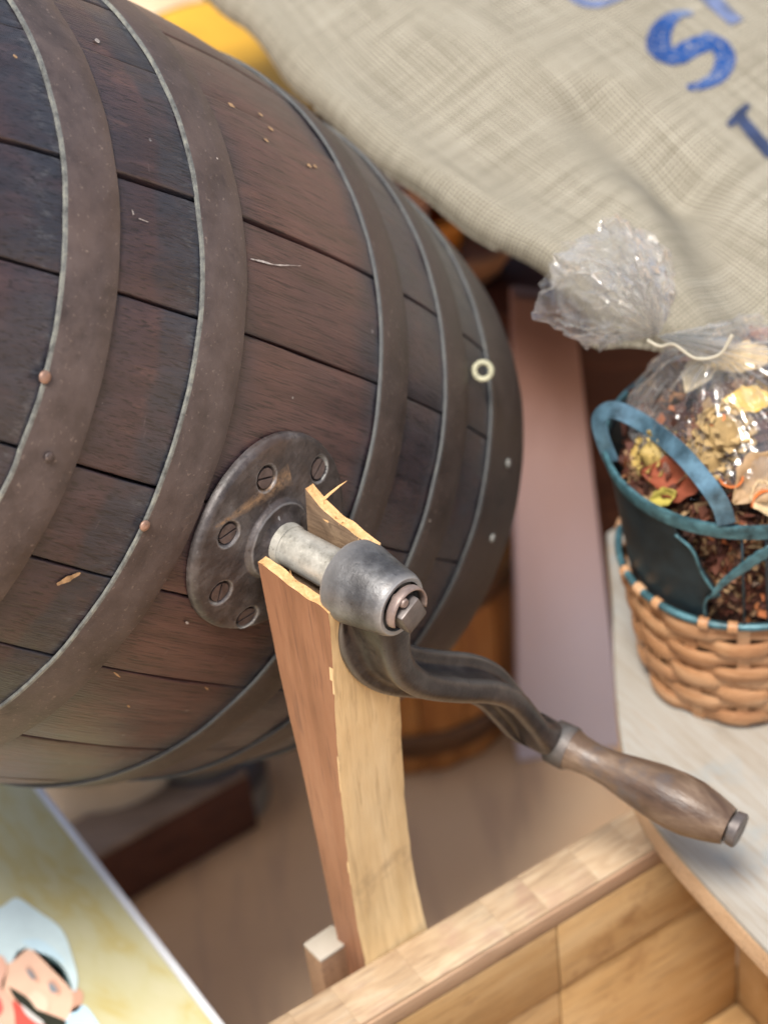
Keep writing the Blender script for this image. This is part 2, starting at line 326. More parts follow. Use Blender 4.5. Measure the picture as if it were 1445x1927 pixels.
# ------------------------------------------------------------------ the churn: barrel, hoops, flange, axle, crank
churn = empty('barrel_churn', MB4)
tag(churn, 'dark wooden barrel with iron hoops and a side crank, tilted on its axle', 'barrel')
XE0, XE1 = -0.258, 0.258
JOINTS = [-71.5, -58.3, -38.9, -23.6, -1.9, 10.7, 23.6]
rest = np.linspace(23.6, 288.5, 17)[1:-1]; JO = JOINTS + [float(v + random.uniform(-2, 2)) for v in rest] + [288.5]
GAPS = {2: 0.0018, 0: 0.0012, 1: 0.0004, 3: 0.0007, 4: 0.0008, 5: 0.0007, 6: 0.0004}
def stave(i):
    t0, t1 = math.radians(JO[i]), math.radians(JO[i+1]); g0 = GAPS.get(i, 0.0008)/2; g1 = GAPS.get((i+1) % (len(JO)-1), 0.0008)/2
    dr = random.uniform(-0.0004, 0.0004); nx, nt = 44, 8; V = []; wf = random.uniform(0, 9)
    for ix in range(nx):
        x = XE0 + (XE1-XE0)*ix/(nx-1); r = rb(x) + dr
        taper = 1.0 - 0.75*max(0.0, min(1.0, (x+0.02)/0.12))              # joints close towards the far end
        for layer in (0, 1):
            for it in range(nt):
                u = it/(nt-1); uu = [0, 0.005, 0.018, 0.3, 0.7, 0.982, 0.995, 1][it]
                wob0 = 0.00035*math.sin(x*60 + wf) ; 
                th = t0 + (t1-t0)*uu + (g0*taper + 0.0002 + wob0*0.6)/r*(1-uu) - (g1*taper + 0.0002)/r*uu
                rr = r - (0.0007 if it in (0, 7) else 0.0002 if it in (1, 6) else 0) + 0.0003*n2(x*40, u*3, i)
                if layer: rr = r - 0.018; th = t0 + (t1-t0)*(1-uu) + 0.0006*(1 if uu > .5 else -1)
                V.append((x, rr*math.cos(th), rr*math.sin(th)))
    Fs = grid_faces(nx, 2*nt, False, True)
    Fs += [tuple(range(2*nt-1, -1, -1)), tuple(range((nx-1)*2*nt, nx*2*nt))]
    meshobj('stave', V, Fs, STAVE, churn, True, auto=50)
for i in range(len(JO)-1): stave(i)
for xx in (XE0 + 0.02, XE1 - 0.02):
    r = rb(xx) - 0.012
    V, Fs = lathe([(-0.006, r), (0.006, r)], (xx, 0, 0), (1, 0, 0), 64)
    meshobj('barrel_head', V, Fs, STAVE, churn, True, auto=40)
HP = [(-0.260, -0.197), (-0.1618, -0.1326), (-0.0833, -0.0531), (0.0586, 0.0868), (0.1309, 0.1609), (0.1974, 0.260)]
hoops = []
for hi, (xa, xb) in enumerate(HP):
    seg = 220; V = []; th_ = 0.0019; idx = []
    prof = [(0, 0.0002), (0, th_*0.85), (0.04, th_), (0.33, th_), (0.66, th_), (0.965, th_), (1, th_*0.8), (1, 0.0002)]
    for s in range(seg):
        t = 2*math.pi*s/seg
        for pi, (u, h) in enumerate(prof):
            w0 = 0.0006*n2(t*6, hi*3.0, 1) + 0.00025*n2(t*23, hi, 2); w1 = 0.0006*n2(t*5, hi*2.0, 5) + 0.0003*n2(t*19, hi, 8)
            x = xa + w0 + (xb + w1 - xa - w0)*u
            r = rb(x) + h + 0.0003*n2(t*9, x*60, hi)
            V.append((x, r*math.cos(t), r*math.sin(t)))
    Fs = grid_faces(seg, len(prof), True, False)
    mi = []
    for s in range(seg):
        for j in range(len(prof)-1): mi.append(1 if j in (0, 1) else 0)
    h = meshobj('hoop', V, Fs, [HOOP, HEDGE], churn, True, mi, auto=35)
    hoops.append(h)
def on_barrel(x, deg, lift=0.0):
    t = math.radians(deg); r = rb(x) + lift
    n = np.array([2*KB*x/RB, math.cos(t), math.sin(t)]); n /= np.linalg.norm(n)
    return np.array([x, r*math.cos(t), r*math.sin(t)]), n
def dome_nail(name, x, deg, rad, h, matl, parent, lift=0.0):
    p, n = on_barrel(x, deg, lift)
    V, Fs = lathe([(0, rad), (h*0.5, rad*0.97), (h*0.8, rad*0.8), (h, rad*0.4), (h*1.02, 0.0001)], p, n, 20)
    return meshobj(name, V, Fs, matl, parent, True)
dome_nail('nail', -0.1625, -11.0, 0.0029, 0.0015, COPPER, hoops[1], 0.0024)
dome_nail('nail', -0.0835, 2.8, 0.0027, 0.0015, COPPER, hoops[2], 0.0024)
dome_nail('rivet', 0.2272, -20.9, 0.0026, 0.0016, PALE, hoops[5], 0.0026)
dome_nail('rivet', 0.2270, -7.5, 0.0025, 0.0016, PALE, hoops[5], 0.0026)
dome_nail('rivet', -0.148, -2.0, 0.0022, 0.0008, HOOP, hoops[1], 0.0026)
# chalk marks, scuffs and chips on the staves
CHALK = mat_plain('chalk_scuff', (0.36, 0.33, 0.31), 0.8, 0.5, 300); CHIP = mat_plain('bare_wood_chip', (0.40, 0.26, 0.14), 0.7, 0.4, 300)
def mark(name, pts, matl):
    P = catmull([np.array([a, b, w]) for a, b, w in pts], 5); V = []
    for i, (a, b, w) in enumerate(P):
        d = P[min(i+1, len(P)-1)][:2] - P[max(i-1, 0)][:2]; d = d/np.linalg.norm(d); nn = np.array([-d[1], d[0]]); w = w*(0.65 + 0.5*random.random())
        for e in (-1, 1):
            q = bhit(a + nn[0]*e*w/2, b + nn[1]*e*w/2, 0.0007); V.append(q)
    meshobj(name, V, grid_faces(len(P), 2), matl, churn)
mark('chalk_mark', [(472, 487, 2), (495, 492, 4), (512, 497, 2.2), (530, 499, 3), (548, 499, 1.5), (566, 500, 1)], CHALK)
mark('chalk_mark', [(249, 394, 2), (252, 404, 3)], CHALK); mark('chalk_mark', [(262, 411, 1.5), (280, 418, 2)], CHALK)
mark('scuff', [(108, 1100, 4), (124, 1092, 12), (140, 1084, 9), (152, 1078, 3)], CHIP)
for (a, b, w, L) in ((430, 193, 5, 12), (487, 212, 4, 8), (505, 238, 4, 10), (497, 260, 4, 9), (578, 308, 5, 8), (590, 310, 4, 7), (386, 1293, 3, 7), (240, 1327, 4, 5), (180, 73, 7, 8), (26, 103, 4, 7), (350, 1170, 6, 5), (215, 1265, 4, 12)): mark('chip', [(a, b, w*0.5), (a + L*0.5, b + L*0.4, w), (a + L, b + L*0.8, w*0.4)], CHIP if w < 6 else CHALK)
# pale ring
p, n = on_barrel(0.1745, -33.0, 0.0060); n = loc_b(CAM) - p; n /= np.linalg.norm(n); V = []; u = np.cross(n, [1.0, 0, 0]); u /= np.linalg.norm(u); v = np.cross(n, u)
for a in range(40):
    A = 2*math.pi*a/40
    for b in range(12):
        Bq = 2*math.pi*b/12; R0 = 0.0046 + 0.0016*math.cos(Bq); V.append(p + R0*(math.cos(A)*u + math.sin(A)*v) + n*0.0016*math.sin(Bq))
meshobj('eyelet_ring', V, grid_faces(40, 12, True, True), mat_plain('pale_yellow_ring', (0.40, 0.39, 0.27), 0.5, 0.3, 200), churn)['label'] = 'pale yellowish ring between the far hoops'

# flange: a round cast plate bent to the barrel, with countersunk holes and a raised boss
FR = 0.0505; SCR = [(-0.0225, -6.9), (0.0140, -9.9), (-0.0335, 1.0), (-0.0190, 8.6), (0.0095, 11.2), (0.0335, -1.5)]
scr = [(x, math.radians(d)*RB) for x, d in SCR]; slots = [0.35, 1.25, 0.75, 2.0, 0.8, 0.2]
def fl_h(x, y):
    r = math.hypot(x, y); h = 0.0046
    h += 0.0012*(1 - min(1, r/FR))
    e = (FR - r)/0.0040
    if e < 1: h *= math.sqrt(max(0, 1 - (1-max(0, e))**2))
    q = (0.0205 - r)/0.0026; h += 0.0030*max(0, min(1, q))*(3*max(0, min(1, q)) - 2*max(0, min(1, q))**2) if q > 0 else 0
    if r < 0.0150: h += 0.0035*((0.0150 - r)/0.0055)**2 if r > 0.0095 else 0.0035
    for sx, sy in scr:
        d = math.hypot(x-sx, y-sy)
        if d < 0.0066: h -= 0.0026*max(0, min(1, (0.0066-d)/0.0015))
    return h + 0.00012*n2(x*400, y*400, 3)
nr, na = 96, 300; V = []
for ir in range(nr):
    r = FR*(1 - (1 - ir/(nr-1))**1.0)
    r = 0.002 + (FR - 0.002)*ir/(nr-1)
    for ia in range(na):
        a = 2*math.pi*ia/na; x, y = r*math.cos(a), r*math.sin(a)
        rr = rb(x) + 0.0003 + fl_h(x, y); t = y/RB
        V.append((x, rr*math.cos(t), rr*math.sin(t)))
Fs = grid_faces(nr, na, False, True)
flange = meshobj('axle_flange', V, Fs, FLANGE, churn, True)
for (sx, sy), sl in zip(scr, slots):
    t = sy/RB; r = rb(sx) + 0.0003 + 0.0046 - 0.0004
    p = np.array([sx, r*math.cos(t), r*math.sin(t)]); n = np.array([0, math.cos(t), math.sin(t)]); u = np.array([1.0, 0, 0]); v = np.cross(n, u)
    uu = math.cos(sl)*u + math.sin(sl)*v; vv = np.cross(n, uu); V = []; Fs = []
    R0 = 0.0050; g = 0.00055
    base = len(V); V += [p + R0*(math.cos(2*math.pi*k/24)*uu + math.sin(2*math.pi*k/24)*vv) - n*0.0016 for k in range(24)]; Fs.append(tuple(range(24)))
    for sgn in (-1, 1):                 # two half heads leave the slot open
        a0 = math.asin(g/R0); top = []
        for k in range(14):
            a = a0 + (math.pi - 2*a0)*k/13; top.append(p + R0*(math.cos(a)*uu + sgn*math.sin(a)*vv))
        b = len(V); V += top + [q - n*0.0017 for q in top]
        Fs.append(tuple(range(b, b+14)))
        for k in range(14): Fs.append((b+k, b+(k+1) % 14, b+14+(k+1) % 14, b+14+k))
    meshobj('screw', V, Fs, SCREW, flange, False)
    V, Fs = lathe([(-0.0020, 0.0052), (-0.0006, 0.0060), (0.0003, 0.0066)], p, n, 32, False, False); meshobj('countersink', V, Fs, PALE, flange)
# axle
prof = [(0.0, 0.0105), (0.006, 0.0105), (0.0085, 0.0112), (0.0105, 0.0108), (0.0150, 0.0104), (0.0152, 0.0098), (0.032, 0.0100), (0.050, 0.0102), (0.058, 0.0101)]
V, Fs = lathe([(h + RB, r) for h, r in prof], (0, 0, 0), (0, 1, 0), 64, wob=lambda h, a: 0.008*n2(h*300, a*2, 1))
meshobj('axle', V, Fs, AXLE, churn, True, auto=50)
# crank: hub and arm are one casting
def wpos(px, py, s): return onplane(px, py, BC + AX*(RB + s), AX)
hubprof = [(0.0515, 0.0100), (0.0515, 0.0185), (0.0535, 0.0196), (0.060, 0.0198), (0.072, 0.0175), (0.082, 0.0158), (0.0845, 0.0148), (0.0852, 0.0140), (0.0850, 0.0122), (0.0815, 0.0118), (0.0812, 0.002)]
V, Fs = lathe([(h + RB, r) for h, r in hubprof], (0, 0, 0), (0, 1, 0), 96, False, True, wob=lambda h, a: 0.008*n2(h*180, a*3, 2))
crank = meshobj('crank_hub', V, Fs, HUB, churn, True, auto=40)
pp = [(716, 1120, .067), (712, 1165, .067), (715, 1208, .067), (733, 1248, .0675), (772, 1274, .069), (835, 1284, .072), (900, 1288, .0755), (944, 1305, .078), (977, 1340, .080), (1004, 1372, .082), (1040, 1392, .085)]
path = [loc_b(wpos(*q)) for q in pp]; path = catmull(path, 8)
TSEC = [(-.98, -1), (-.5, -1.04), (0, -1.05), (.5, -1.04), (.98, -1), (1.06, -.86), (1.05, -.62), (.92, -.54), (.66, -.52), (.50, -.44), (.44, -.20), (.46, .30), (.54, .62), (.52, .86), (.36, 1.0), (.12, 1.05), (-.12, 1.05), (-.36, 1.0), (-.52, .86), (-.54, .62), (-.46, .30), (-.44, -.20), (-.50, -.44), (-.66, -.52), (-.92, -.54), (-1.05, -.62), (-1.06, -.86)]
def armsec(t):
    wA = np.interp(t, [0, .12, .25, .45, .65, .85, .95, 1], [.0175, .0168, .0142, .0124, .0115, .0104, .0112, .0112])
    wB = np.interp(t, [0, .12, .25, .45, .65, .85, .95, 1], [.0150, .0150, .0136, .0126, .0118, .0106, .0110, .0110])
    k = np.interp(t, [0, .06, .2, .86, .94, 1], [0.1, .35, 1.0, 1.0, .1, 0.0]); out = []
    for (x, y) in TSEC:
        a = math.atan2(y, x); ex, ey = math.cos(a), math.sin(a)
        out.append((wA*(ex + (x - ex)*k), wB*(ey + (y - ey)*k)))
    return out
V, Fs = sweep(path, np.array([0, 1.0, 0]), armsec)
arm = meshobj('crank_arm', V, Fs, CRANK, churn, True); md = arm.modifiers.new('smooth', 'SUBSURF'); md.levels = 1; md.render_levels = 1
# square axle end, pin and split ring at the hub's face
def axbox(name, c, hx, hy, hz, matl, parent, rot=0.0, bv=0.0008):
    X = np.array([math.cos(rot), 0, math.sin(rot)]); Z = np.array([-math.sin(rot), 0, math.cos(rot)])
    V, Fs = boxv(c, hx, hy, hz, X, (0, 1, 0), Z); o = meshobj(name, V, Fs, matl, parent); return bevel(o, bv, 2)
axbox('axle_end', (0.0010, RB + 0.0865, 0.0012), 0.0066, 0.0065, 0.0066, NUT, churn, 0.45, 0.0013)
ring = []
for i in range(30):
    a = math.radians(-235 + 215*i/29); ring.append(np.array([0.0108*math.cos(a), RB + 0.0880, 0.0108*math.sin(a)]))
V, Fs = sweep(ring, np.array([0, 1.0, 0]), lambda t: [(0.0010*math.cos(q*math.pi/5), 0.0026*math.sin(q*math.pi/5)) for q in range(10)])
meshobj('split_ring', V, Fs, PINK, crank, True)
V, Fs = lathe([(0, 0.0024), (0.0060, 0.0024), (0.0068, 0.0018)], (-0.0074, RB + 0.0845, -0.0030), (0, 1, 0), 20)
meshobj('pin', V, Fs, PINK, crank, True, auto=40)
# grip
h0 = loc_b(wpos(1036, 1391, .0845)); h1 = loc_b(wpos(1392, 1566, .190)); hd = h1 - h0; HL = np.linalg.norm(hd); hd /= HL
gp = [(0, .0080), (.001, .0108), (.008, .0114), (.0140, .0113), (.020, .0098), (.030, .0090), (.042, .0096), (.056, .0118), (.072, .0142), (.086, .0152), (.098, .0148), (.110, .0128), (.119, .0108), (.1225, .0098), (.1228, .0060)]
kk = (HL - 0.006)/0.1228
V, Fs = lathe([(h*kk, r) for h, r in gp], h0, hd, 56, wob=lambda h, a: 0.012*n2(h*90, a*2, 4))
# grip in its own frame so that the grain runs along it
grip = meshobj('grip', V, Fs, HANDLE, churn, True, auto=60)
V, Fs = lathe([(-0.0030, .0085), (0.0002, .0086), (0.0003, .0106), (0.0012, .0116), (0.0100, .0120), (0.0122, .0117)], h0, hd, 48); meshobj('ferrule', V, Fs, FERR, grip, True, auto=50)
V, Fs = lathe([(HL-0.008, .0062), (HL-0.0053, .0062), (HL-0.0051, .0090), (HL-0.0008, .0094), (HL, .0086), (HL+0.0004, .0040), (HL+0.0001, .0034)], h0 + np.array([0.0006, 0, -0.0004]), hd, 40); meshobj('end_cap', V, Fs, NUT, grip, True, auto=40)

# ------------------------------------------------------------------ bracket (broken wooden post that carries the axle)
BM = Matrix(((AX[0], BH[0], 0, 0), (AX[1], BH[1], 0, 0), (0, 0, 1, 0), (0, 0, 0, 1))); org = BC + AX*RB
BM.translation = Vector(org)
bracket = empty('axle_bracket', BM); tag(bracket, 'split light wooden post with a broken notch holding the crank axle', 'post')
W0 = 0.0203; G0 = 0.0108
zf = [(0.03, .0590), (-.002, .0588), (-.037, .0561), (-.071, .0525), (-.102, .0492), (-.134, .0468), (-.158, .0455), (-.201, .0432), (-.24, .0430), (-.267, .0449), (-.42, .0600)][::-1]
zb = [(0.03, .0137), (.005, .0139), (-.0575, .0150), (-.096, .0169), (-.132, .0195), (-.199, .0221), (-.294, .0251), (-.42, .0300)][::-1]
zr = [(0.03, .0552), (.0089, .0552), (-.087, .0552), (-.127, .0513), (-.168, .0482), (-.197, .0475), (-.232, .0476), (-.272, .0521), (-.42, .0750)][::-1]
sfz = lambda z, w=-1.0: (1 - (w/W0 + 1)/2)*float(np.interp(z, [q[0] for q in zf], [q[1] for q in zf])) + (w/W0 + 1)/2*float(np.interp(z, [q[0] for q in zr], [q[1] for q in zr])) if abs(w) <= W0 + 1e-6 else float(np.interp(z, [q[0] for q in zf], [q[1] for q in zf])); sbz = lambda z: float(np.interp(z, [q[0] for q in zb], [q[1] for q in zb]))
wbk = [-W0, -0.0155, -G0, -0.004, 0.004, G0, 0.0155, W0]; nj = 28
zbk = list(np.linspace(-0.42, -0.0135, 46)) + [-0.009, -0.004, 0.0]
def top_near(s): return 0.0040 - 0.0080*s + 0.0007*math.sin(s*9) + 0.0003*math.sin(s*23 + 1)
def top_far(s): return 0.0235 - 0.0150*min(1, s*1.15)**0.7 + 0.0009*math.sin(s*8 + 2) + 0.0003*math.sin(s*24)
def build_bracket():
    nw, nz = len(wbk), len(zbk); P = {}; V = []
    def vid(i, j, k):
        if (i, j, k) in P: return P[(i, j, k)]
        w = wbk[i]; z = zbk[k]; s = j/(nj-1)
        if k == nz-1 or z > -0.0135:
            T = (top_near(s) if w < 0 else top_far(s)) + 0.0003*math.sin(i*5.1 + j*0.6)
            q_ = (k - 45)/3.0; z = -0.0135 + (T + 0.0135)*q_
            if abs(w) < W0 - 1e-6: w = math.copysign(abs(w) + (W0 - abs(w))*0.45*q_, w)
        fj = sfz(z, wbk[i]); bj = sbz(z); ss = bj + (fj - bj)*s
        if j == nj-1: ss += 0.0005*n2(z*160, w*200, 2) 
        if abs(abs(w)-W0) < 1e-6 and j == nj-1: ss -= 0.0005 + 0.0003*abs(n2(z*45, 1, 1))
        P[(i, j, k)] = len(V); V.append((ss, w, z)); return P[(i, j, k)]
    cell = lambda i, j, k: 0 <= i < nw-1 and 0 <= j < nj-1 and 0 <= k < nz-1 and not (k >= 45 and 2 <= i <= 4)
    Fs = []; mi = []
    for i in range(nw-1):
        for j in range(nj-1):
            for k in range(nz-1):
                if not cell(i, j, k): continue
                for (di, dj, dk) in ((-1, 0, 0), (1, 0, 0), (0, -1, 0), (0, 1, 0), (0, 0, -1), (0, 0, 1)):
                    if cell(i+di, j+dj, k+dk): continue
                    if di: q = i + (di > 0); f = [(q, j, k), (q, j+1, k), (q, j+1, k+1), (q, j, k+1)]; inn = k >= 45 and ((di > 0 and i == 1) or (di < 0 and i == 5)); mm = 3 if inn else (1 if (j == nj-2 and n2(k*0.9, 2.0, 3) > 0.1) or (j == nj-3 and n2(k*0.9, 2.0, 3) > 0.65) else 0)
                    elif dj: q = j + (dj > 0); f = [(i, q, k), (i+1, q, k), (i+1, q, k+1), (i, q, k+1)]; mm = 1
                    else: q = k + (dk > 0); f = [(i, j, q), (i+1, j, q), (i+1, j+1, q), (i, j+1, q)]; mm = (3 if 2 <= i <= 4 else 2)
                    Fs.append(tuple(vid(*v) for v in f)); mi.append(mm)
    return V, Fs, mi
V, Fs, mi = build_bracket()
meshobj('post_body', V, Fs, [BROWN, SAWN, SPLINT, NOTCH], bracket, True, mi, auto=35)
def shard(p, d, L, r, matl=SPLINT):
    p = np.array(p, float); d = np.array(d, float)/np.linalg.norm(d)
    u = np.cross(d, [0.3, 0.5, 0.8]); u /= np.linalg.norm(u); v = np.cross(d, u); V = []
    for t, q in ((0, 1), (0.4, 0.8), (0.75, 0.5), (1, 0.08)):
        for a in range(5): V.append(p + d*L*t + r*q*(math.cos(a*1.257)*u + 0.5*math.sin(a*1.257)*v) + u*0.12*L*t*t)
    return meshobj('splinter', V, grid_faces(4, 5, False, True) + [(0, 1, 2, 3, 4), (19, 18, 17, 16, 15)], matl, bracket, False)
shard((0.020, 0.0175, 0.0175), (0.25, 0.75, 0.45), 0.016, 0.0009)
for q in range(12):
    far = q % 2 == 0; s = random.random()**1.3
    if far: w = random.uniform(G0+0.001, W0-0.001); z = top_far(s)
    else: w = random.uniform(-W0+0.0005, -G0-0.0005); z = top_near(s)
    ss = sbz(0) + (sfz(0) - sbz(0))*s
    shard((ss, w, z-0.0012), (random.uniform(-1.2, .8), random.uniform(-.8, .8), 0.8), random.uniform(0.0015, 0.0036), random.uniform(0.0004, 0.0009))

# ------------------------------------------------------------------ wooden crate at the front
ZR = CAM[2] - 0.9089
yaw = math.radians(28.8); CU = np.array([math.cos(yaw), math.sin(yaw), 0]); CV = np.array([-math.sin(yaw), math.cos(yaw), 0])
c0 = np.array([-0.0396, 0.7247, 0]) - CV*0.0006; RW = 0.030
crate = empty('wooden_crate', Matrix(((CU[0], CV[0], 0, c0[0]), (CU[1], CV[1], 0, c0[1]), (0, 0, 1, 0), (0, 0, 0, 1))))
tag(crate, 'honey brown varnished wooden crate with a pale block edged rim', 'crate')
def cbox(name, x0, x1, y0, y1, z0, z1, matl, bv=0.0012):
    V, Fs = boxv(((x0+x1)/2, (y0+y1)/2, (z0+z1)/2), (x1-x0)/2, (y1-y0)/2, (z1-z0)/2); o = meshobj(name, V, Fs, matl, crate); return bevel(o, bv, 2)
XR = 0.232                                  # inside corner on the right
x = -0.20
while x < XR + 0.03:                         # rim of short glued blocks
    L = random.choice((0.030, 0.042, 0.026, 0.055, 0.034)); x1 = min(x + L, XR + 0.032)
    cbox('rim_block', x + 0.00003, x1 - 0.00003, -RW + random.uniform(-.0001, .0001), 0, ZR - 0.014, ZR + random.uniform(-.0001, .0001), RIMW, 0.00015); x = x1
cbox('lip_strip', -0.20, XR, -RW - 0.0022, -RW - 0.0002, ZR - 0.0135, ZR - 0.0012, mat_wood('reddish_lip_wood', [(0.3, (0.36, 0.21, 0.125)), (0.7, (0.52, 0.37, 0.24))], (8, 60, 60)), 0.0008)
for (xa, xb) in ((-0.20, 0.1010), (0.1022, XR)):
    cbox('wall_board', xa, xb, -RW - 0.0020, -0.002, ZR - 0.068, ZR - 0.0145, CRATEW, 0.0005)
for (xa, xb) in ((-0.20, 0.1010), (0.1022, XR)):
    cbox('wall_board', xa, xb, -RW - 0.0004, -0.002, ZR - 0.200, ZR - 0.0688, CRATEW, 0.0005)
for (za, zb_) in ((ZR - 0.068, ZR - 0.001), (ZR - 0.200, ZR - 0.0688)):
    cbox('end_board', XR + 0.0006, XR + 0.0306, -0.36, -RW - 0.0005, za, zb_, CRATEW)
    cbox('end_board', -0.231, -0.2006, -0.36, 0.0, za, zb_, CRATEW)
    cbox('near_board', -0.2006, XR, -0.36, -0.335, za, zb_, CRATEW)
cbox('base_board', -0.20, XR, -0.334, -RW - 0.001, ZR - 0.200, ZR - 0.188, CRATEW)
for (xx, yy) in ((-0.215, -0.345), (XR + 0.015, -0.345), (-0.215, -0.015), (XR + 0.015, -0.015)):
    cbox('leg', xx - 0.015, xx + 0.015, yy - 0.014, yy + 0.014, 0.0, ZR - 0.2005, CRATEW)

# small block standing behind the rim beside the post
q = onz(600, 1850, ZR - 0.0); bx_ = np.array([-0.0600, 0.7395])
blk = empty('wooden_block', loc=(bx_[0], bx_[1], 0)); tag(blk, 'small brown wooden block with a white top beside the post foot', 'block')
V, Fs = boxv((0, 0, (ZR + 0.002)/2), 0.010, 0.008, (ZR + 0.002)/2, (0.83, 0.55, 0), (-0.55, 0.83, 0)); bevel(meshobj('block_body', V, Fs, mat_wood('block_brown', [(0.3, (0.16, 0.085, 0.045)), (0.7, (0.33, 0.20, 0.12))], (60, 60, 8)), blk), 0.0012)
V, Fs = boxv((0, 0, ZR + 0.0033), 0.0100, 0.0080, 0.0012, (0.83, 0.55, 0), (-0.55, 0.83, 0)); bevel(meshobj('block_cap', V, Fs, mat_plain('white_cap', (0.38, 0.34, 0.28), 0.5, 0.08), blk), 0.001)

# ------------------------------------------------------------------ weathered slab on the right
ZS = ZR + 0.022
out = [(1140, 1000), (1150, 1120), (1152, 1200), (1157, 1300), (1168, 1400), (1182, 1455), (1205, 1508), (1245, 1569), (1330, 1667), (1445, 1790)]
op = [onz(a, b, ZS)[:2] for a, b in out]; op = [p[:2] for p in catmull([np.array([*p, 0]) for p in op], 6)]
op += [np.array([0.25, 0.50]), np.array([0.62, 0.50]), np.array([0.62, 1.05]), np.array([0.20, 1.07])]
def slab_mesh():
    n = len(op); V = []; ctr = np.mean(op, axis=0)
    def ins(d):
        o2 = []
        for i in range(n):
            t = op[(i+1) % n] - op[i-1]; t = t/np.linalg.norm(t); o2.append(op[i] + np.array([-t[1], t[0]])*(-d) * ORI)
        return o2
    a = 0.5*sum(op[i][0]*op[(i+1) % n][1] - op[(i+1) % n][0]*op[i][1] for i in range(n)); ORI = -1 if a > 0 else 1
    for d, z in ((0, ZR + 0.0008), (0, ZS - 0.003), (0.0008, ZS - 0.001), (0.003, ZS)):
        for p in ins(d): V.append((p[0], p[1], z))
    Fs = grid_faces(4, n, False, True); mi = [1 if i < n else 0 for i in range(3*n)]
    Fs += [tuple(range(n-1, -1, -1)), tuple(range(3*n, 4*n))]; mi += [0, 0]
    return V, Fs, mi
V, Fs, mi = slab_mesh()
slab = meshobj('shelf_slab', V, Fs, [SLABW, SLABE], None, True, mi, auto=40)
tag(slab, 'pale weathered wooden slab with rounded corner under the wicker basket', 'shelf')

# ------------------------------------------------------------------ basket with teal metal pot
TEAL = mat_plain('teal_metal', (0.055, 0.135, 0.160), 0.40, 0.75, 110, 0.25, 0.5, 0.4); 
TEALD = mat_plain('dark_teal_metal', (0.016, 0.030, 0.038), 0.45, 0.45, 45, 0.25, 0.5)
bk = np.array([0.2002, 0.8979]); R0b, R1b, H1b, R2b, H2b = 0.0575, 0.0705, 0.092, 0.0775, 0.166
basket = empty('wicker_basket', loc=(bk[0], bk[1], ZS)); tag(basket, 'orange wicker basket with teal metal rim holding the cellophane bag', 'basket')
WICK = mat_wood('wicker_reed', [(0.30, (0.27, 0.125, 0.055)), (0.48, (0.50, 0.275, 0.135)), (0.66, (0.66, 0.44, 0.26))], (22, 22, 200), 0.5, 0.35, 'Object', (70, 70, 900), rnd=0.6, spots=((0.30, 0.12, 0.05), 0.4), dark=(0.2, 0.08, 0.03))
NST = 14; NROW = 8
for rI in range(NROW):
    h = 0.004 + (H1b - 0.010)*(rI + 0.5)/NROW; r = R0b + (R1b - R0b)*h/H1b; hh = (H1b - 0.010)/NROW*0.56; seg = NST*16; V = []
    for s in range(seg):
        a = 2*math.pi*s/seg; wv = math.cos(NST*a/2*1.0 + (math.pi if rI % 2 else 0)) if NST % 2 == 0 else math.cos(NST*a + (math.pi if rI % 2 else 0))
        rr = r + 0.0018*math.copysign(abs(wv)**0.6, wv)*(1 + 0.25*math.sin(a*2.3 + rI*1.7)); zz = h + 0.0012*math.sin(a*3 + rI) + 0.0005*math.sin(a*11 + 2*rI) 
        hs = hh*(0.84 + 0.08*wv + 0.07*math.sin(a*5 + rI*2.1))
        for (dr, dz) in ((-0.0007, -hs*0.98), (0.0003, -hs), (0.0007, -hs*0.90), (0.0009, 0), (0.0007, hs*0.90), (0.0003, hs), (-0.0007, hs*0.98)):
            V.append(((rr+dr)*math.cos(a), (rr+dr)*math.sin(a), zz+dz))
    meshobj('weaver', V, grid_faces(seg, 7, True, True), WICK, basket, True, auto=38)
for s in range(NST):
    a = 2*math.pi*s/NST + math.pi/NST*0; pth = [np.array([(R0b + (R1b - R0b)*t - 0.0005)*math.cos(a), (R0b + (R1b - R0b)*t - 0.0005)*math.sin(a), 0.001 + (H1b-0.002)*t]) for t in np.linspace(0, 1, 5)]
    V, Fs = sweep(pth, np.array([math.cos(a), math.sin(a), 0]), lambda t: [(-.0035, -.0006), (.0035, -.0006), (.0035, .0006), (-.0035, .0006)]); meshobj('stake', V, Fs, WICK, basket, True, auto=40)
V, Fs = lathe([(0.0006, R0b-0.002), (0.004, R0b+0.001)], (0, 0, 0), (0, 0, 1), 60); meshobj('basket_base', V, Fs, WICK, basket)
def ringtube(name, R, z, r, matl, parent, sx=1.0, sz=1.0):
    V = []
    for a in range(120):
        A = 2*math.pi*a/120
        for b in range(10):
            q = 2*math.pi*b/10; V.append(((R + r*sx*math.cos(q))*math.cos(A), (R + r*sx*math.cos(q))*math.sin(A), z + r*sz*math.sin(q)))
    return meshobj(name, V, grid_faces(120, 10, True, True), matl, parent)
wire = ringtube('rim_wire', R1b + 0.0010, H1b - 0.001, 0.0022, TEAL, basket)
for s in range(30):                          # reed wrapped in places over the wire
    if s in (2, 3, 9, 14, 15, 19, 22, 26): continue
    a0 = 2*math.pi*s/30 + random.uniform(-.03, .03); wd_ = random.uniform(0.055, 0.085); V = []
    for i in range(6):
        A = a0 + wd_*(i/5 - 0.5)*2*0.5
        for b in range(10):
            q = 2*math.pi*b/10; R = R1b + 0.0010 + 0.0034*math.cos(q); V.append((R*math.cos(A), R*math.sin(A), H1b - 0.0015 + 0.0038*math.sin(q)))
    meshobj('reed_wrap', V, grid_faces(6, 10, False, True) + [tuple(range(10)), tuple(range(59, 49, -1))], WICK, basket)
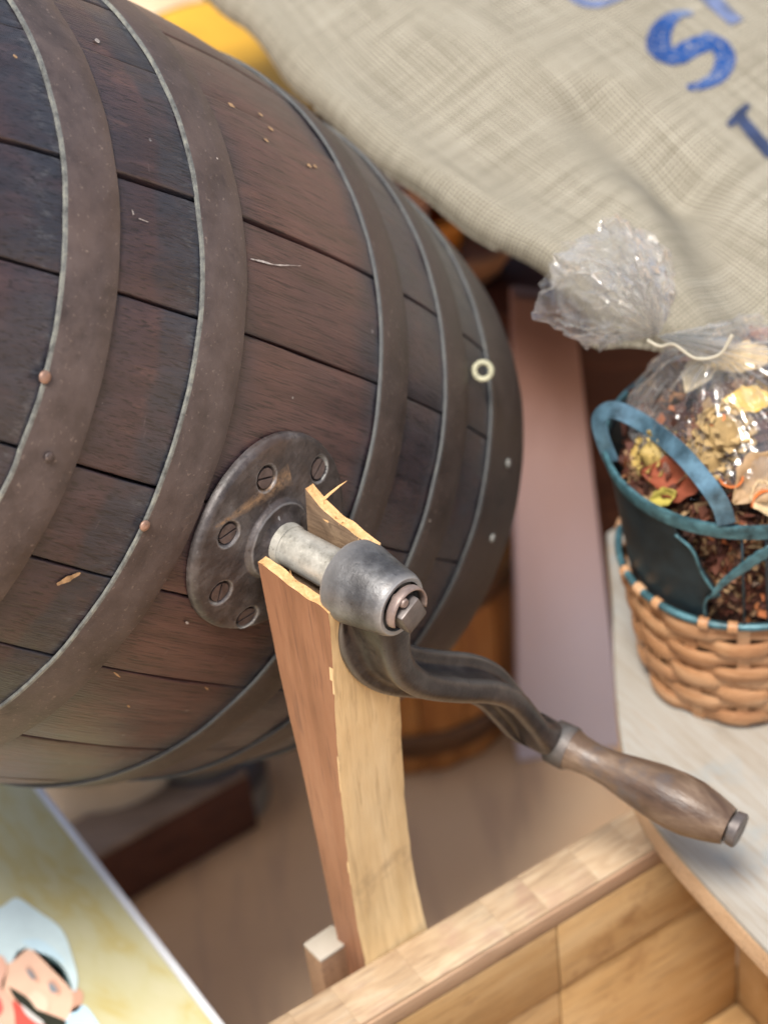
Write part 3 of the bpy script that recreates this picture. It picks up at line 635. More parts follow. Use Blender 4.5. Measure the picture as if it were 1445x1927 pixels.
# metal wall with a curved opening
def ang_of(px, py, R, z):
    """angle round the basket where the pixel meets the cylinder R (front side)"""
    r = ray(px, py); o = CAM[:2] - bk; d = r[:2]; A_ = d @ d; B_ = o @ d; C_ = o @ o - R*R; D = B_*B_ - A_*C_
    t = (-B_ - math.sqrt(max(D, 0)))/A_; p = CAM + r*t; return math.atan2(p[1]-bk[1], p[0]-bk[0]), p[2] - ZS
edge = [(1275, 1000), (1305, 1030), (1320, 1075), (1340, 1110), (1352, 1122), (1330, 1128), (1322, 1150), (1326, 1175)]
ed = [ang_of(a, b, 0.073, 0) for a, b in edge]; ez = [q[1] for q in ed][::-1]; ea = [q[0] for q in ed][::-1]
V = []; nz, nph = 26, 60
for i in range(nz):
    z = 0.060 + (H2b - 0.004 - 0.060)*i/(nz-1); R = np.interp(z, [0, H1b, H2b], [R0b-.004, R1b-.0035, R2b-.0006]); amax = float(np.interp(z, ez, ea)); amin = -math.pi*1.35
    for j in range(nph):
        a = amin + (amax - amin)*j/(nph-1); V.append((R*math.cos(a), R*math.sin(a), z))
wall = meshobj('pot_wall', V, grid_faces(nz, nph), TEALD, basket); md = wall.modifiers.new('thick', 'SOLIDIFY'); md.thickness = 0.0012
V = []                                       # turned edge bead of the opening
pth = [np.array([0.0745*math.cos(a)*np.interp(z, [0, H1b, H2b], [.9, .94, 1.04]), 0.0745*math.sin(a)*np.interp(z, [0, H1b, H2b], [.9, .94, 1.04]), z]) for a, z in ed]
V, Fs = sweep(catmull(pth, 5), np.array([0.2, -1, 0.1]), lambda t: [(0.0009*math.cos(q*1.047), 0.0009*math.sin(q*1.047)) for q in range(6)]); meshobj('edge_bead', V, Fs, TEAL, wall)
V, Fs = lathe([(H2b-0.0075, R2b-0.0016), (H2b-0.0075, R2b), (H2b-0.001, R2b+0.0016), (H2b+0.0012, R2b+0.0008), (H2b+0.0012, R2b-0.0014), (H2b-0.0015, R2b-0.0026)], (0, 0, 0), (0, 0, 1), 96, False, False); Fs += [(5*96+k, 5*96+(k+1) % 96, (k+1) % 96, k) for k in range(96)]
meshobj('pot_rim', V, Fs, TEAL, basket, True, auto=40)
mot = [(1340, 1120), (1362, 1095), (1395, 1070), (1430, 1045), (1470, 1025)]; wm = [.0009, .0022, .0030, .0034, .0030]
mp = []
for a, b in mot:
    A, z = ang_of(a, b, 0.0752, 0); mp.append(np.array([0.0755*math.cos(A), 0.0755*math.sin(A), z]))
V, Fs = sweep(catmull(mp, 6), np.array([0.1, -1, 0]), lambda t: [(np.interp(t, [0, .25, .5, .75, 1], wm)*1.25*(1 + 0.12*math.sin(t*60))*math.cos(q*0.785), 0.0009*math.sin(q*0.785)) for q in range(8)]); meshobj('scroll_ornament', V, Fs, TEAL, basket)
for px_ in ((1395, 1400), (1440, 1445)):
    A0, z0 = ang_of(px_[0], 1010, 0.0745, 0); A1, z1 = ang_of(px_[1], 1160, 0.071, 0)
    V, Fs = sweep([np.array([.0755*math.cos(A0), .0755*math.sin(A0), H2b-0.006]), np.array([.0712*math.cos(A1), .0712*math.sin(A1), H1b])], np.array([1.0, 0, 0]), lambda t: [(0.0008*math.cos(q*1.047), 0.0008*math.sin(q*1.047)) for q in range(6)]); meshobj('pot_wire', V, Fs, TEALD, basket)
# strap handle fallen to the left: pivots front and back
cdep = lambda p: float((p - CAM) @ ROT[:, 2])
rimp = lambda A, h: np.array([bk[0] + R2b*math.cos(A), bk[1] + R2b*math.sin(A), ZS + h])
Af, _ = ang_of(1364, 985, R2b, 0); dF = cdep(rimp(Af, H2b)); dL = cdep(rimp(math.pi*0.97, H2b))
hp = catmull([ondepth(*q) - np.array([bk[0], bk[1], ZS]) for q in ((1150, 868, dL - .004), (1132, 820, dL - .008), (1128, 785, dL - .012), (1158, 772, dL - .020), (1215, 800, dL - .028), (1275, 848, dF + .000), (1325, 905, dF - .012), (1355, 950, dF - .010), (1366, 985, dF - .004))], 8)
hm = np.array([-0.45, -0.30, 0.84])
V, Fs = sweep(hp, lambda t: np.array([-0.25 - 0.5*(1-t), -0.75 + 0.3*(1-t), 0.60]), lambda t: [(-.0046, -.0007), (.0046, -.0007), (.0050, 0), (.0046, .0007), (-.0046, .0007), (-.0050, 0)]); meshobj('strap_handle', V, Fs, mat_plain('blue_grey_strap', (0.085, 0.165, 0.225), 0.33, 0.65, 90, 0.4, 0.5, 0.4), basket, True, auto=40)

# ------------------------------------------------------------------ potpourri and the cellophane bag
bc3 = np.array([bk[0] + 0.004, bk[1] + 0.004, ZS + 0.125]); be = np.array([0.0735, 0.0735, 0.088]); PE = 2.7
def bagsurf(px, py, k=1.0):
    r = ray(px, py); p = None
    for t in np.linspace(0.95, 1.30, 700):
        p = CAM + r*t; d = np.abs((p - bc3)/be)
        if (d**PE).sum() < k**PE: break
    d = (p - bc3)/be; n = np.sign(d)*np.abs(d)**(PE - 1)/be; return p, n/np.linalg.norm(n)
def leafmat(nm, c): return mat_plain(nm, c, 0.55, 0.35, 90)
def leaf(name, px, py, L, Wd, ang, matl, label, curl=0.3, k=0.97):
    p, n = bagsurf(px, py, k); u = np.cross(n, [0.2, 0.1, 1.0]); u /= np.linalg.norm(u); v = np.cross(n, u)
    uu = math.cos(ang)*u + math.sin(ang)*v; vv = np.cross(n, uu); V = []
    for i in range(11):
        t = i/10; w = Wd*math.sin(math.pi*min(0.98, max(0.02, t**0.8)))*0.5*(1 + 0.12*math.sin(t*23))
        for j in range(-3, 4):
            q = j/3; V.append(uu*(t-0.5)*L + vv*w*q + n*(curl*w*q*q + curl*L*0.5*(t-0.5)**2*(1.5) + 0.0008*math.sin(9*t + 5*q)))
    o = meshobj(name, V, grid_faces(11, 7), matl, None); o.location = p; md = o.modifiers.new('t', 'SOLIDIFY'); md.thickness = 0.0006
    return tag(o, label, 'leaf')
def cone(px, py, R, label, tilt, k=0.9, matl=None):
    p, n = bagsurf(px, py, k); ax = n + np.array(tilt); ax /= np.linalg.norm(ax)
    u = np.cross(ax, [0.1, 0.3, 1.0]); u /= np.linalg.norm(u); v = np.cross(ax, u); V = []; Fs = []
    V0, F0 = lathe([(-R*1.0, R*.3), (-R*.6, R*.72), (0, R*.85), (R*.6, R*.6), (R*1.05, R*.1)], (0, 0, 0), ax, 14); V += V0; Fs += F0
    for s in range(64):
        h = -0.9 + 1.9*s/63; a = s*2.39996; rr = R*math.sqrt(max(0.03, 1 - (h/1.12)**2))
        d = math.cos(a)*u + math.sin(a)*v; tg = np.cross(ax, d); c = d*rr*0.92 + ax*R*h; w = R*0.20*(0.6 + 0.5*rr/R); up = ax*0.6 + d*0.7; up /= np.linalg.norm(up)
        b = len(V); V += [c - tg*w, c + tg*w, c + up*R*0.22 + tg*w*0.75, c + up*R*0.22 - tg*w*0.75, c + d*R*0.17 + up*R*0.12]
        Fs += [(b, b+1, b+4), (b+1, b+2, b+4), (b+2, b+3, b+4), (b+3, b, b+4)]
    o = meshobj('pine_cone', V, Fs, matl, None, False); o.location = p; return tag(o, label, 'pine cone', 'pine cones in the bag')
CONE = leafmat('cone_scale', (0.36, 0.25, 0.11)); CONE2 = leafmat('cone_scale_yellow', (0.40, 0.29, 0.09))
cone(1362, 822, 0.015, 'small tan pine cone in the bag beside the yellow leaf', (0.3, -.2, .4), 0.90, CONE)
cone(1250, 858, 0.014, 'yellowish pine cone in the bag behind the strap handle', (-.5, 0, .2), 0.88, CONE2)
cone(1330, 868, 0.013, 'brown pine cone in the bag just right of the strap handle', (0.6, 0, .1), 0.88, CONE)
cone(1195, 800, 0.012, 'pine cone at the bag left side above the strap end', (-.4, 0, .5), 0.86, CONE2)
leaf('dried_leaf', 1405, 757, 0.026, 0.018, 0.4, leafmat('yellow_leaf', (0.62, 0.40, 0.07)), 'bright yellow dried leaf in the cellophane bag', 0.3, 0.99)
leaf('dried_leaf', 1395, 690, 0.036, 0.026, 1.2, leafmat('cream_leaf', (0.62, 0.47, 0.26)), 'large cream dried leaf near the top of the bag', 0.5, 0.98)
leaf('dried_leaf', 1318, 712, 0.030, 0.020, 2.2, leafmat('pale_leaf', (0.56, 0.47, 0.32)), 'pale straw leaf right below the bag neck', 0.5, 0.97)
leaf('dried_leaf', 1425, 900, 0.036, 0.028, 0.9, leafmat('tan_leaf', (0.36, 0.24, 0.13)), 'broad tan leaf at the right of the bag', 0.4, 0.99)
leaf('dried_leaf', 1436, 935, 0.022, 0.015, 2.0, leafmat('beige_leaf', (0.58, 0.44, 0.26)), 'small beige leaf at the pot rim on the right', 0.6, 1.0)
leaf('dried_leaf', 1250, 935, 0.024, 0.010, 0.8, leafmat('green_leaf', (0.42, 0.36, 0.08)), 'yellow green leaf lying inside the pot rim', 0.6, 0.99)
leaf('dried_leaf', 1268, 898, 0.040, 0.024, 0.3, leafmat('red_leaf', (0.23, 0.060, 0.030)), 'dark red leaf under the strap handle', 0.3, 0.96)
leaf('dried_leaf', 1440, 640, 0.030, 0.018, 1.0, leafmat('rust_leaf', (0.34, 0.15, 0.08)), 'rust brown leaf high at the right of the bag', 0.4, 0.96)
def curl_(px, py, R, ang, label):
    p, n = bagsurf(px, py, 1.0); u = np.cross(n, [0, 0.2, 1.0]); u /= np.linalg.norm(u); v = np.cross(n, u)
    pth = [(math.cos(ang + t*2.6)*u + math.sin(ang + t*2.6)*v)*R*(1 - 0.25*t) + n*0.003*t for t in np.linspace(0, 1, 14)]
    V, Fs = sweep(pth, n, lambda t: [(-.0004, -.0022), (.0004, -.0022), (.0004, .0022), (-.0004, .0022)]); o = meshobj('wood_curl', V, Fs, ORNG, None, True, auto=40); o.location = p; return tag(o, label, 'shaving')
ORNG = leafmat('orange_curl', (0.55, 0.15, 0.035))
curl_(1378, 893, 0.007, 0.3, 'bright orange curl right of the pine cones'); curl_(1436, 948, 0.009, 3.6, 'flat orange curl at the pot rim on the right'); curl_(1350, 790, 0.005, 1.0, 'tiny orange curl above the pine cones')
def chips():
    k = M('potpourri_chips', 0.7, 0.3); g = k.n.new('ShaderNodeNewGeometry')
    k.col(k.ramp(g.outputs['Random Per Island'], [(0.0, (0.035, 0.014, 0.010)), (0.25, (0.10, 0.030, 0.018)), (0.45, (0.055, 0.026, 0.018)), (0.62, (0.17, 0.055, 0.03)), (0.75, (0.22, 0.13, 0.07)), (0.88, (0.36, 0.24, 0.12)), (1.0, (0.40, 0.12, 0.04))]))
    V = []; Fs = []
    for i in range(4200):
        while True:
            d = rng.normal(size=3); d /= np.linalg.norm(d)
            if d[1] < 0.5: break
        d = d/((np.abs(d)**PE).sum()**(1/PE)); p = bc3 + be*d*rng.uniform(0.82, 0.955)
        if p[2] < ZS + 0.155: 
            a = rng.uniform(-math.pi, 0.3); zq = rng.uniform(0.088, 0.165); rq = np.interp(zq, [0.088, H2b], [0.0585, 0.0665])*rng.uniform(.94, 1); p = np.array([bk[0] + rq*math.cos(a), bk[1] + rq*math.sin(a), ZS + zq])
        u = rng.normal(size=3); u /= np.linalg.norm(u); w = np.cross(u, rng.normal(size=3)); w /= np.linalg.norm(w); n = np.cross(u, w)
        L = rng.uniform(.003, .009); Wd = rng.uniform(.0012, .0042); T = .0007; b = len(V)
        V += [p - u*L - w*Wd*.6, p + u*L*.8 - w*Wd, p + u*L + w*Wd*.7, p - u*L*.7 + w*Wd, p + n*T*3]
        Fs += [(b, b+1, b+4), (b+1, b+2, b+4), (b+2, b+3, b+4), (b+3, b, b+4), (b, b+3, b+2, b+1)]
    o = meshobj('potpourri', V, Fs, k.m, None, False); tag(o, 'dark brown and red potpourri shreds filling the bag', 'potpourri', kind='stuff')
    V2, F2 = lathe([(0.006, .050), (0.06, .058), (0.12, .060), (0.17, .056), (0.192, .046), (0.196, .002)], (bk[0], bk[1], ZS), (0, 0, 1), 40)
    c = meshobj('potpourri_core', V2, F2, mat_plain('dark_filling', (0.035, 0.015, 0.010), 0.8, 0.5, 150), o)
chips()
def cello(dens):
    mt = bpy.data.materials.new('cellophane'); mt.use_nodes = True; n = mt.node_tree.nodes; l = mt.node_tree.links; n.clear()
    o = n.new('ShaderNodeOutputMaterial'); tr = n.new('ShaderNodeBsdfTransparent'); gl = n.new('ShaderNodeBsdfGlossy'); df = n.new('ShaderNodeBsdfDiffuse'); tl = n.new('ShaderNodeBsdfTranslucent')
    gl.inputs['Roughness'].default_value = 0.15; gl.inputs['Color'].default_value = (0.95, 0.95, 0.95, 1); df.inputs['Color'].default_value = (0.95, 0.95, 0.92, 1); tl.inputs['Color'].default_value = (0.95, 0.95, 0.92, 1)
    tr.inputs['Color'].default_value = (0.97, 0.97, 0.96, 1)
    fr = n.new('ShaderNodeLayerWeight'); fr.inputs['Blend'].default_value = 0.35
    tc = n.new('ShaderNodeTexCoord'); no = n.new('ShaderNodeTexNoise'); no.inputs['Scale'].default_value = 90; no.inputs['Detail'].default_value = 5; l.new(tc.outputs['Object'], no.inputs['Vector'])
    bp = n.new('ShaderNodeBump'); bp.inputs['Strength'].default_value = 0.35; bp.inputs['Distance'].default_value = 0.002; l.new(no.outputs['Fac'], bp.inputs['Height'])
    for q in (gl, df, fr): l.new(bp.outputs[0], q.inputs['Normal'])
    a = n.new('ShaderNodeAddShader'); m0 = n.new('ShaderNodeMixShader'); m0.inputs[0].default_value = 0.6; l.new(df.outputs[0], m0.inputs[1]); l.new(tl.outputs[0], m0.inputs[2])
    m1 = n.new('ShaderNodeMixShader'); l.new(m0.outputs[0], m1.inputs[1]); l.new(gl.outputs[0], m1.inputs[2]); m1.inputs[0].default_value = 0.5
    vo = n.new('ShaderNodeTexVoronoi'); vo.feature = 'DISTANCE_TO_EDGE'; vo.inputs['Scale'].default_value = 85; l.new(tc.outputs['Object'], vo.inputs['Vector'])
    vm = n.new('ShaderNodeMath'); vm.operation = 'MINIMUM'; vm.inputs[1].default_value = 0.12; l.new(vo.outputs['Distance'], vm.inputs[0])
    b2 = n.new('ShaderNodeBump'); b2.inputs['Strength'].default_value = 0.55; b2.inputs['Distance'].default_value = 0.004; l.new(vm.outputs[0], b2.inputs['Height']); l.new(bp.outputs[0], b2.inputs['Normal'])
    for q in (gl, df, fr): l.new(b2.outputs[0], q.inputs['Normal'])
    m2 = n.new('ShaderNodeMixShader'); mr = n.new('ShaderNodeMapRange'); mr.inputs[1].default_value = 0.0; mr.inputs[2].default_value = 1.0; mr.inputs[3].default_value = dens; mr.inputs[4].default_value = 0.85
    l.new(fr.outputs['Facing'], mr.inputs[0]); nb = n.new('ShaderNodeTexNoise'); nb.inputs['Scale'].default_value = 28; nb.inputs['Detail'].default_value = 3; l.new(tc.outputs['Object'], nb.inputs['Vector'])
    nr_ = n.new('ShaderNodeMapRange'); nr_.inputs[1].default_value = 0.35; nr_.inputs[2].default_value = 0.68; nr_.inputs[3].default_value = 0.35; nr_.inputs[4].default_value = 1.5; l.new(nb.outputs['Fac'], nr_.inputs[0])
    mm_ = n.new('ShaderNodeMath'); mm_.operation = 'MULTIPLY'; mm_.use_clamp = True; l.new(mr.outputs[0], mm_.inputs[0]); l.new(nr_.outputs[0], mm_.inputs[1]); l.new(mm_.outputs[0], m2.inputs[0]); l.new(tr.outputs[0], m2.inputs[1]); l.new(m1.outputs[0], m2.inputs[2]); l.new(m2.outputs[0], o.inputs[0])
    return mt
CEL = cello(0.17); CEL2 = cello(0.24)
neck = onplane(1236, 632, np.array([0, bk[1] - 0.005, 0]), np.array([0, 1.0, 0]))
bag = empty('cellophane_bag', loc=tuple(neck)); tag(bag, 'clear crinkled cellophane bag tied at the neck in the basket', 'bag')
# body: skirt from the neck down over the filling, wrinkled along its fall
V = []; nu, nv = 30, 110; rgb_ = np.random.default_rng(5)
for i in range(nu):
    t = i/(nu-1)
    for j in range(nv):
        a = 2*math.pi*j/nv; z = ZS + 0.2125 - 0.10*max(0.0, t - 0.25)/0.75
        dz = (z - bc3[2])/be[2]; rr = max(0.0, 1 - abs(dz)**PE)**(1/PE) if abs(dz) < 1 else 0
        p = bc3 + np.array([be[0]*rr*1.035*math.cos(a), be[1]*rr*1.035*math.sin(a), z - bc3[2]])
        if z < ZS + H2b + 0.012: q_ = min(1.0, (ZS + H2b + 0.012 - z)/0.012); p[:2] = bk + (p[:2] - bk)*(1 - 0.145*q_)
        w = max(0.0, 1 - t/0.40)**1.15; p = p*(1-w) + neck*w
        wr = 0.0062*math.sin(a*17 + 2*math.sin(a*5) + 1.5*t)*(1 - w**3)*(0.10 + 0.90*max(0, 1 - t*1.7)**1.2) + 0.0014*n2(a*9, t*14, 3)*(1 - w)
        d = np.array([math.cos(a), math.sin(a), 0.3]); V.append(p + d*(wr + rgb_.uniform(-.0011, .0011)*(1 - w)) - neck)
meshobj('bag_body', V, grid_faces(nu, nv, False, True), CEL, bag, False)
# plume: the gathered mouth flaring up and to the left
def plume(tip_pts, name, seed, crump=0.006, folds=9):
    tips = catmull([ondepth(*q) for q in tip_pts], 5); V = []; nn = len(tips); m = 17; rg = np.random.default_rng(int(seed*10))
    n = np.array([0.15, -0.80, 0.55]); tri = lambda q: abs((q % 2.0) - 1.0)*2 - 1
    for i in range(m):
        t = i/(m-1)
        for j in range(nn):
            s = j/(nn-1); sag = 0.018*math.sin(math.pi*s)*math.sin(math.pi*min(1, t*1.05))
            b = neck + (tips[j] - neck)*(0.02 + 0.98*t*(1 + rg.uniform(-.05, .05)*(i < m-1)) + (rg.uniform(-.05, .03) if i == m-1 else 0))
            fold = tri(j*0.5 + seed)*0.004*math.sin(math.pi*min(1.0, t*0.8 + 0.12)) + crump*tri(s*3.3 + t*2.1 + seed)*t*0.6 + rg.uniform(-.0042, .0042)*min(1, t*2.2)
            V.append(b + n*(fold + sag) + rg.normal(size=3)*0.0011*min(1, t*2) - neck)
    Fq = []
    for a_, b_, c_, d_ in grid_faces(m, nn):
        Fq += [(a_, b_, c_), (a_, c_, d_)] if rg.random() < 0.5 else [(a_, b_, d_), (b_, c_, d_)]
    return meshobj(name, V, Fq, CEL2, bag, False)
plume([(1105, 655, 1.13), (1050, 620, 1.11), (1005, 590, 1.10), (1018, 520, 1.09), (1060, 462, 1.08), (1110, 440, 1.09), (1145, 400, 1.10), (1200, 430, 1.12), (1255, 470, 1.14), (1268, 530, 1.16), (1255, 590, 1.17)], 'bag_mouth', 1)
plume([(1130, 650, 1.18), (1060, 590, 1.18), (1040, 500, 1.17), (1090, 455, 1.17), (1150, 420, 1.18), (1215, 450, 1.19), (1250, 520, 1.20)], 'bag_mouth_back', 4, 0.007, 5)
plume([(1290, 640, 1.13), (1370, 612, 1.15), (1420, 590, 1.18), (1440, 620, 1.18), (1430, 650, 1.17), (1340, 668, 1.13)], 'bag_corner', 2.3, 0.005, 4)
TIE = mat_plain('white_tie', (0.40, 0.37, 0.29), 0.5, 0.1)
tp = catmull([neck + np.array(q) for q in ((-0.006, -0.004, 0.001), (0.000, -0.008, -0.001), (0.008, -0.004, -0.004), (0.018, -0.010, -0.010), (0.030, -0.012, -0.008), (0.037, -0.010, 0.002))], 8)
V, Fs = sweep([q - neck for q in tp], np.array([0, -1.0, 0.4]), lambda t: [(0.0009*math.cos(q*0.785), 0.0007*math.sin(q*0.785)) for q in range(8)]); meshobj('bag_tie', V, Fs, TIE, bag)

# ------------------------------------------------------------------ burlap sack
def burlap():
    k = M('burlap', 0.9, 0.15); uv = k.tc.outputs['UV']
    nz = k.noise(k.map((14, 14, 1), uv), 1, 3); dv = k.n.new('ShaderNodeVectorMath'); dv.operation = 'MULTIPLY_ADD'
    cb = k.n.new('ShaderNodeCombineXYZ'); k.l.new(nz, cb.inputs[0]); k.l.new(k.noise(k.map((14, 14, 1), uv, loc=(4, 4, 0)), 1, 3), cb.inputs[1])
    k.l.new(cb.outputs[0], dv.inputs[0]); dv.inputs[1].default_value = (0.004, 0.004, 0); k.l.new(uv, dv.inputs[2]); v = dv.outputs[0]
    w1 = k.wave(k.map((1, 1, 1), v), 46, 0, 0, 'SIN', 'X'); w2 = k.wave(k.map((1, 1, 1), v), 46, 0, 0, 'SIN', 'Y')
    th1 = k.noise(k.map((300, 5, 1), v), 1, 2, 0.5); th2 = k.noise(k.map((5, 300, 1), v), 1, 2, 0.5)
    wv = k.math('MAXIMUM', w1, w2); thn = k.math('MULTIPLY', k.math('ADD', th1, th2), 0.5)
    c = k.ramp(thn, [(0.36, (0.225, 0.205, 0.155)), (0.50, (0.345, 0.320, 0.252)), (0.64, (0.48, 0.452, 0.368))])
    c = k.mix(k.ramp(wv, [(0.35, 0.95), (0.88, 0.0)]), c, (0.060, 0.053, 0.038))
    k.col(c); n1 = k.bump(wv, 0.5, 0.0015); k.bump(thn, 0.4, 0.001, n1); return k.m
BURLAP = burlap()
# frame: lower hem seen from (560,170) to (1010,565)
s0 = ondepth(490, -10, 1.46); s1 = ondepth(1061, 453, 1.33); su = (s1 - s0); SL = np.linalg.norm(su); su /= SL
sv = ondepth(1180, 0, 1.52) - ondepth(720, 258, 1.40); sv -= su*(sv @ su); sv /= np.linalg.norm(sv); sn = np.cross(su, sv)
if sn @ (CAM - s0) < 0: sn = -sn
def px_uv(px, py):
    p = onplane(px, py, s0 + sn*0.022, sn) - s0; return p @ su, p @ sv
_v = lambda *q: np.array(px_uv(*q))
VAL = [(_v(1140, 190), _v(1290, 310), 0.022, 0.012), (_v(1290, 310), _v(1460, 560), 0.030, 0.016), (_v(1210, 330), _v(1290, 520), 0.02, -0.008), (_v(700, 130), _v(1010, 330), 0.03, 0.005), (_v(900, 60), _v(1160, 150), 0.03, -0.006)]
def sack_pt(u, v):
    ue = float(np.interp(v, [UEA[1], UEB[1]], [UEA[0], UEB[0]])) if v > UEA[1] else UEA[0]; du = max(0.0, u - ue); drop = 0.0
    if du > 0: a_ = min(math.pi*0.6, du/0.014); u = ue + 0.014*math.sin(a_); drop = 0.014*(1 - math.cos(a_))
    return sack_pt0(u, v) - sn*drop
UEA = _v(1035, 500); UEB = _v(1445, 590)
def sack_pt0(u, v):
    """u metres along the hem, v metres up from it; v<0 rolls under"""
    bulge = 0.030*math.sin(min(1, max(0, v/0.36))*math.pi*0.55) 
    f = 0.006*math.sin(u*9 + v*6 + 0.6)*min(1, max(0, (v-0.02)/0.1)) + 0.002*math.sin(u*27 - v*21) * min(1, max(0, v/0.06))
    for (a_, b_, wd_, dp_) in VAL:                         # soft valleys and ridges pressed into the cloth
        ab = b_ - a_; w_ = np.array([u, v]) - a_; tt = min(1.0, max(0.0, (w_ @ ab)/(ab @ ab))); d_ = w_ - ab*tt
        f -= dp_*math.exp(-(d_ @ d_)/wd_**2)*min(1.0, max(0.0, v/0.03))
    f += 0.0012*n2(u*22, v*22, 2)
    hc = -0.017*math.sin(math.pi*min(1.0, max(0.0, u/SL)))                  # the hem sags a little in the middle
    v = v + hc*max(0.0, 1 - max(0.0, v)/0.15); vb = hc
    if v >= vb: return s0 + su*u + sv*v + sn*(bulge + f)
    R = 0.016; a = min(math.pi*0.62, (vb-v)/R); return s0 + su*u + sv*(vb - R*math.sin(a)) + sn*(-(R - R*math.cos(a)) + f + 0.003*math.sin(u*70)*max(0, math.sin(a)))
sack = empty('burlap_sack', loc=tuple(s0)); tag(sack, 'beige burlap sack with blue printed letters behind the barrel', 'sack')
nu, nv = 150, 120; V = []; UV = []; U0, U1, V0, V1 = -0.16, 0.62, -0.036, 0.46
for i in range(nu):
    for j in range(nv):
        u = U0 + (U1-U0)*i/(nu-1); v = V0 + (V1-V0)*j/(nv-1); V.append(sack_pt(u, v) - s0); UV.append((u*2.4, v*2.4))
o = meshobj('sack_cloth', V, grid_faces(nu, nv), BURLAP, sack, True, uvs=UV); md = o.modifiers.new('t', 'SOLIDIFY'); md.thickness = 0.002; md.offset = -1
# stuffed back so that the cloth lies on something
V = []
for i in range(24):
    for j in range(16):
        u = U0 + 0.02 + (U1-U0-0.04)*i/23; v = 0.01 + (V1-0.03)*j/15; V.append(sack_pt(u, v) - sn*(0.03 + 0.05*math.sin(math.pi*j/15)) - s0)
meshobj('sack_back', V, grid_faces(24, 16), BURLAP, sack)
def ink():
    k = M('blue_sack_ink', 0.85, 0.2); a = k.noise(k.map((22, 22, 22)), 1, 4, 0.6); b = k.noise(k.map((330, 330, 330)), 1, 3, 0.6)
    c = k.ramp(a, [(0.36, (0.008, 0.038, 0.150)), (0.55, (0.013, 0.058, 0.21)), (0.70, (0.10, 0.15, 0.27))])
    k.col(k.mix(k.ramp(b, [(0.55, 0.0), (0.70, 0.8)]), c, (0.36, 0.34, 0.28))); return k.m
INK = ink()
INK2 = mat_plain('faded_blue_ink', (0.10, 0.13, 0.23), 0.85, 0.5, 60)
INK3 = mat_plain('dark_blue_ink', (0.022, 0.036, 0.085), 0.85, 0.4, 60)
def stroke(name, pts, matl):               # pts: (px, py, width px) traced along the letter's middle line
    P = catmull([np.array([*px_uv(a, b), w*0.5*1.5/F_PX]) for a, b, w in pts], 8); V = []; n = len(P)
    for i, q in enumerate(P):
        t = P[min(i+1, n-1)][:2] - P[max(i-1, 0)][:2]; t /= np.linalg.norm(t); nn = np.array([-t[1], t[0]])
        for j in range(7):
            e = (j/3 - 1)*q[2]*(1 + 0.05*math.sin(i*1.9)); V.append(sack_pt(q[0] + nn[0]*e, q[1] + nn[1]*e) + sn*0.0012 - s0)
    return meshobj(name, V, grid_faces(n, 7), matl, sack)
stroke('printed_letter', [(1300, 33, 12), (1270, 36, 22), (1243, 60, 38), (1240, 92, 46), (1268, 104, 42), (1310, 88, 40), (1344, 84, 40), (1364, 106, 38), (1354, 134, 30), (1326, 149, 20), (1296, 155, 14)], INK)['label'] = 'faded top to dark blue letter S'
stroke('printed_letter', [(1326, 66, 10), (1334, 76, 26), (1342, 86, 30)], INK)
stroke('printed_letter', [(1300, -30, 30), (1335, 5, 38), (1362, 30, 34), (1384, 48, 34)], INK2)
stroke('printed_letter', [(1062, -16, 18), (1088, 4, 22), (1118, 12, 20), (1150, 8, 12), (1180, -4, 10)], INK2)
stroke('printed_letter', [(1376, 217, 12), (1394, 199, 18), (1412, 183, 10)], INK3)
stroke('printed_letter', [(1394, 200, 24), (1425, 236, 26), (1460, 276, 28)], INK3)

# box under the sack, dark red chest behind the basket
def wbox(name, part, x0, x1, y0, y1, z0, z1, matl, label, cat, bv=0.003, rot=0.0):
    c = np.array([(x0+x1)/2, (y0+y1)/2]); o = empty(name, loc=(c[0], c[1], 0)); o.rotation_euler = (0, 0, rot); tag(o, label, cat)
    V, Fs = boxv((0, 0, (z0+z1)/2), (x1-x0)/2, (y1-y0)/2, (z1-z0)/2); bevel(meshobj(part, V, Fs, matl, o), bv); return o
MAHOG = mat_wood('mahogany', [(0.3, (0.035, 0.010, 0.007)), (0.5, (0.075, 0.022, 0.014)), (0.7, (0.13, 0.045, 0.026))], (10, 80, 80), 0.4, 0.1)
pc = ondepth(1120, 800, 1.62)
ch = wbox('mahogany_chest', 'chest_body', -0.16, 0.66, 1.30, 1.52, 0.0, 0.385, MAHOG, 'dark reddish brown chest standing below the burlap sack', 'chest', 0.004, 0.0)
V, Fs = boxv((0, 0, 0.3968), 0.415, 0.118, 0.0112); bevel(meshobj('chest_lid', V, Fs, MAHOG, ch), 0.004)

# mauve plank leaning against the chest
def mauve():
    k = M('graded_mauve_paint', 0.55, 0.35); o = k.tc.outputs['Object']; z = k.sep(o)[2]
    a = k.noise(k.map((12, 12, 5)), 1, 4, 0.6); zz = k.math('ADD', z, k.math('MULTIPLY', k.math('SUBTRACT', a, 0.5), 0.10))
    c = k.ramp(k.math('MULTIPLY', zz, 1/0.42), [(0.0, (0.58, 0.57, 0.70)), (0.30, (0.57, 0.52, 0.62)), (0.50, (0.55, 0.44, 0.48)), (0.72, (0.50, 0.35, 0.335)), (0.88, (0.33, 0.19, 0.155)), (1.0, (0.22, 0.11, 0.085))])  # lavender at the foot, mauve above, brown at the top
    k.col(c); k.bump(a, 0.1, 0.001); return k.m
f0 = onz(1075, 1420, 0.0); 
pa = onz(975, 1440, 0.0); pb2 = onz(1175, 1410, 0.0); top1 = ondepth(965, 560, 1.50); top2 = ondepth(1080, 575, 1.50)
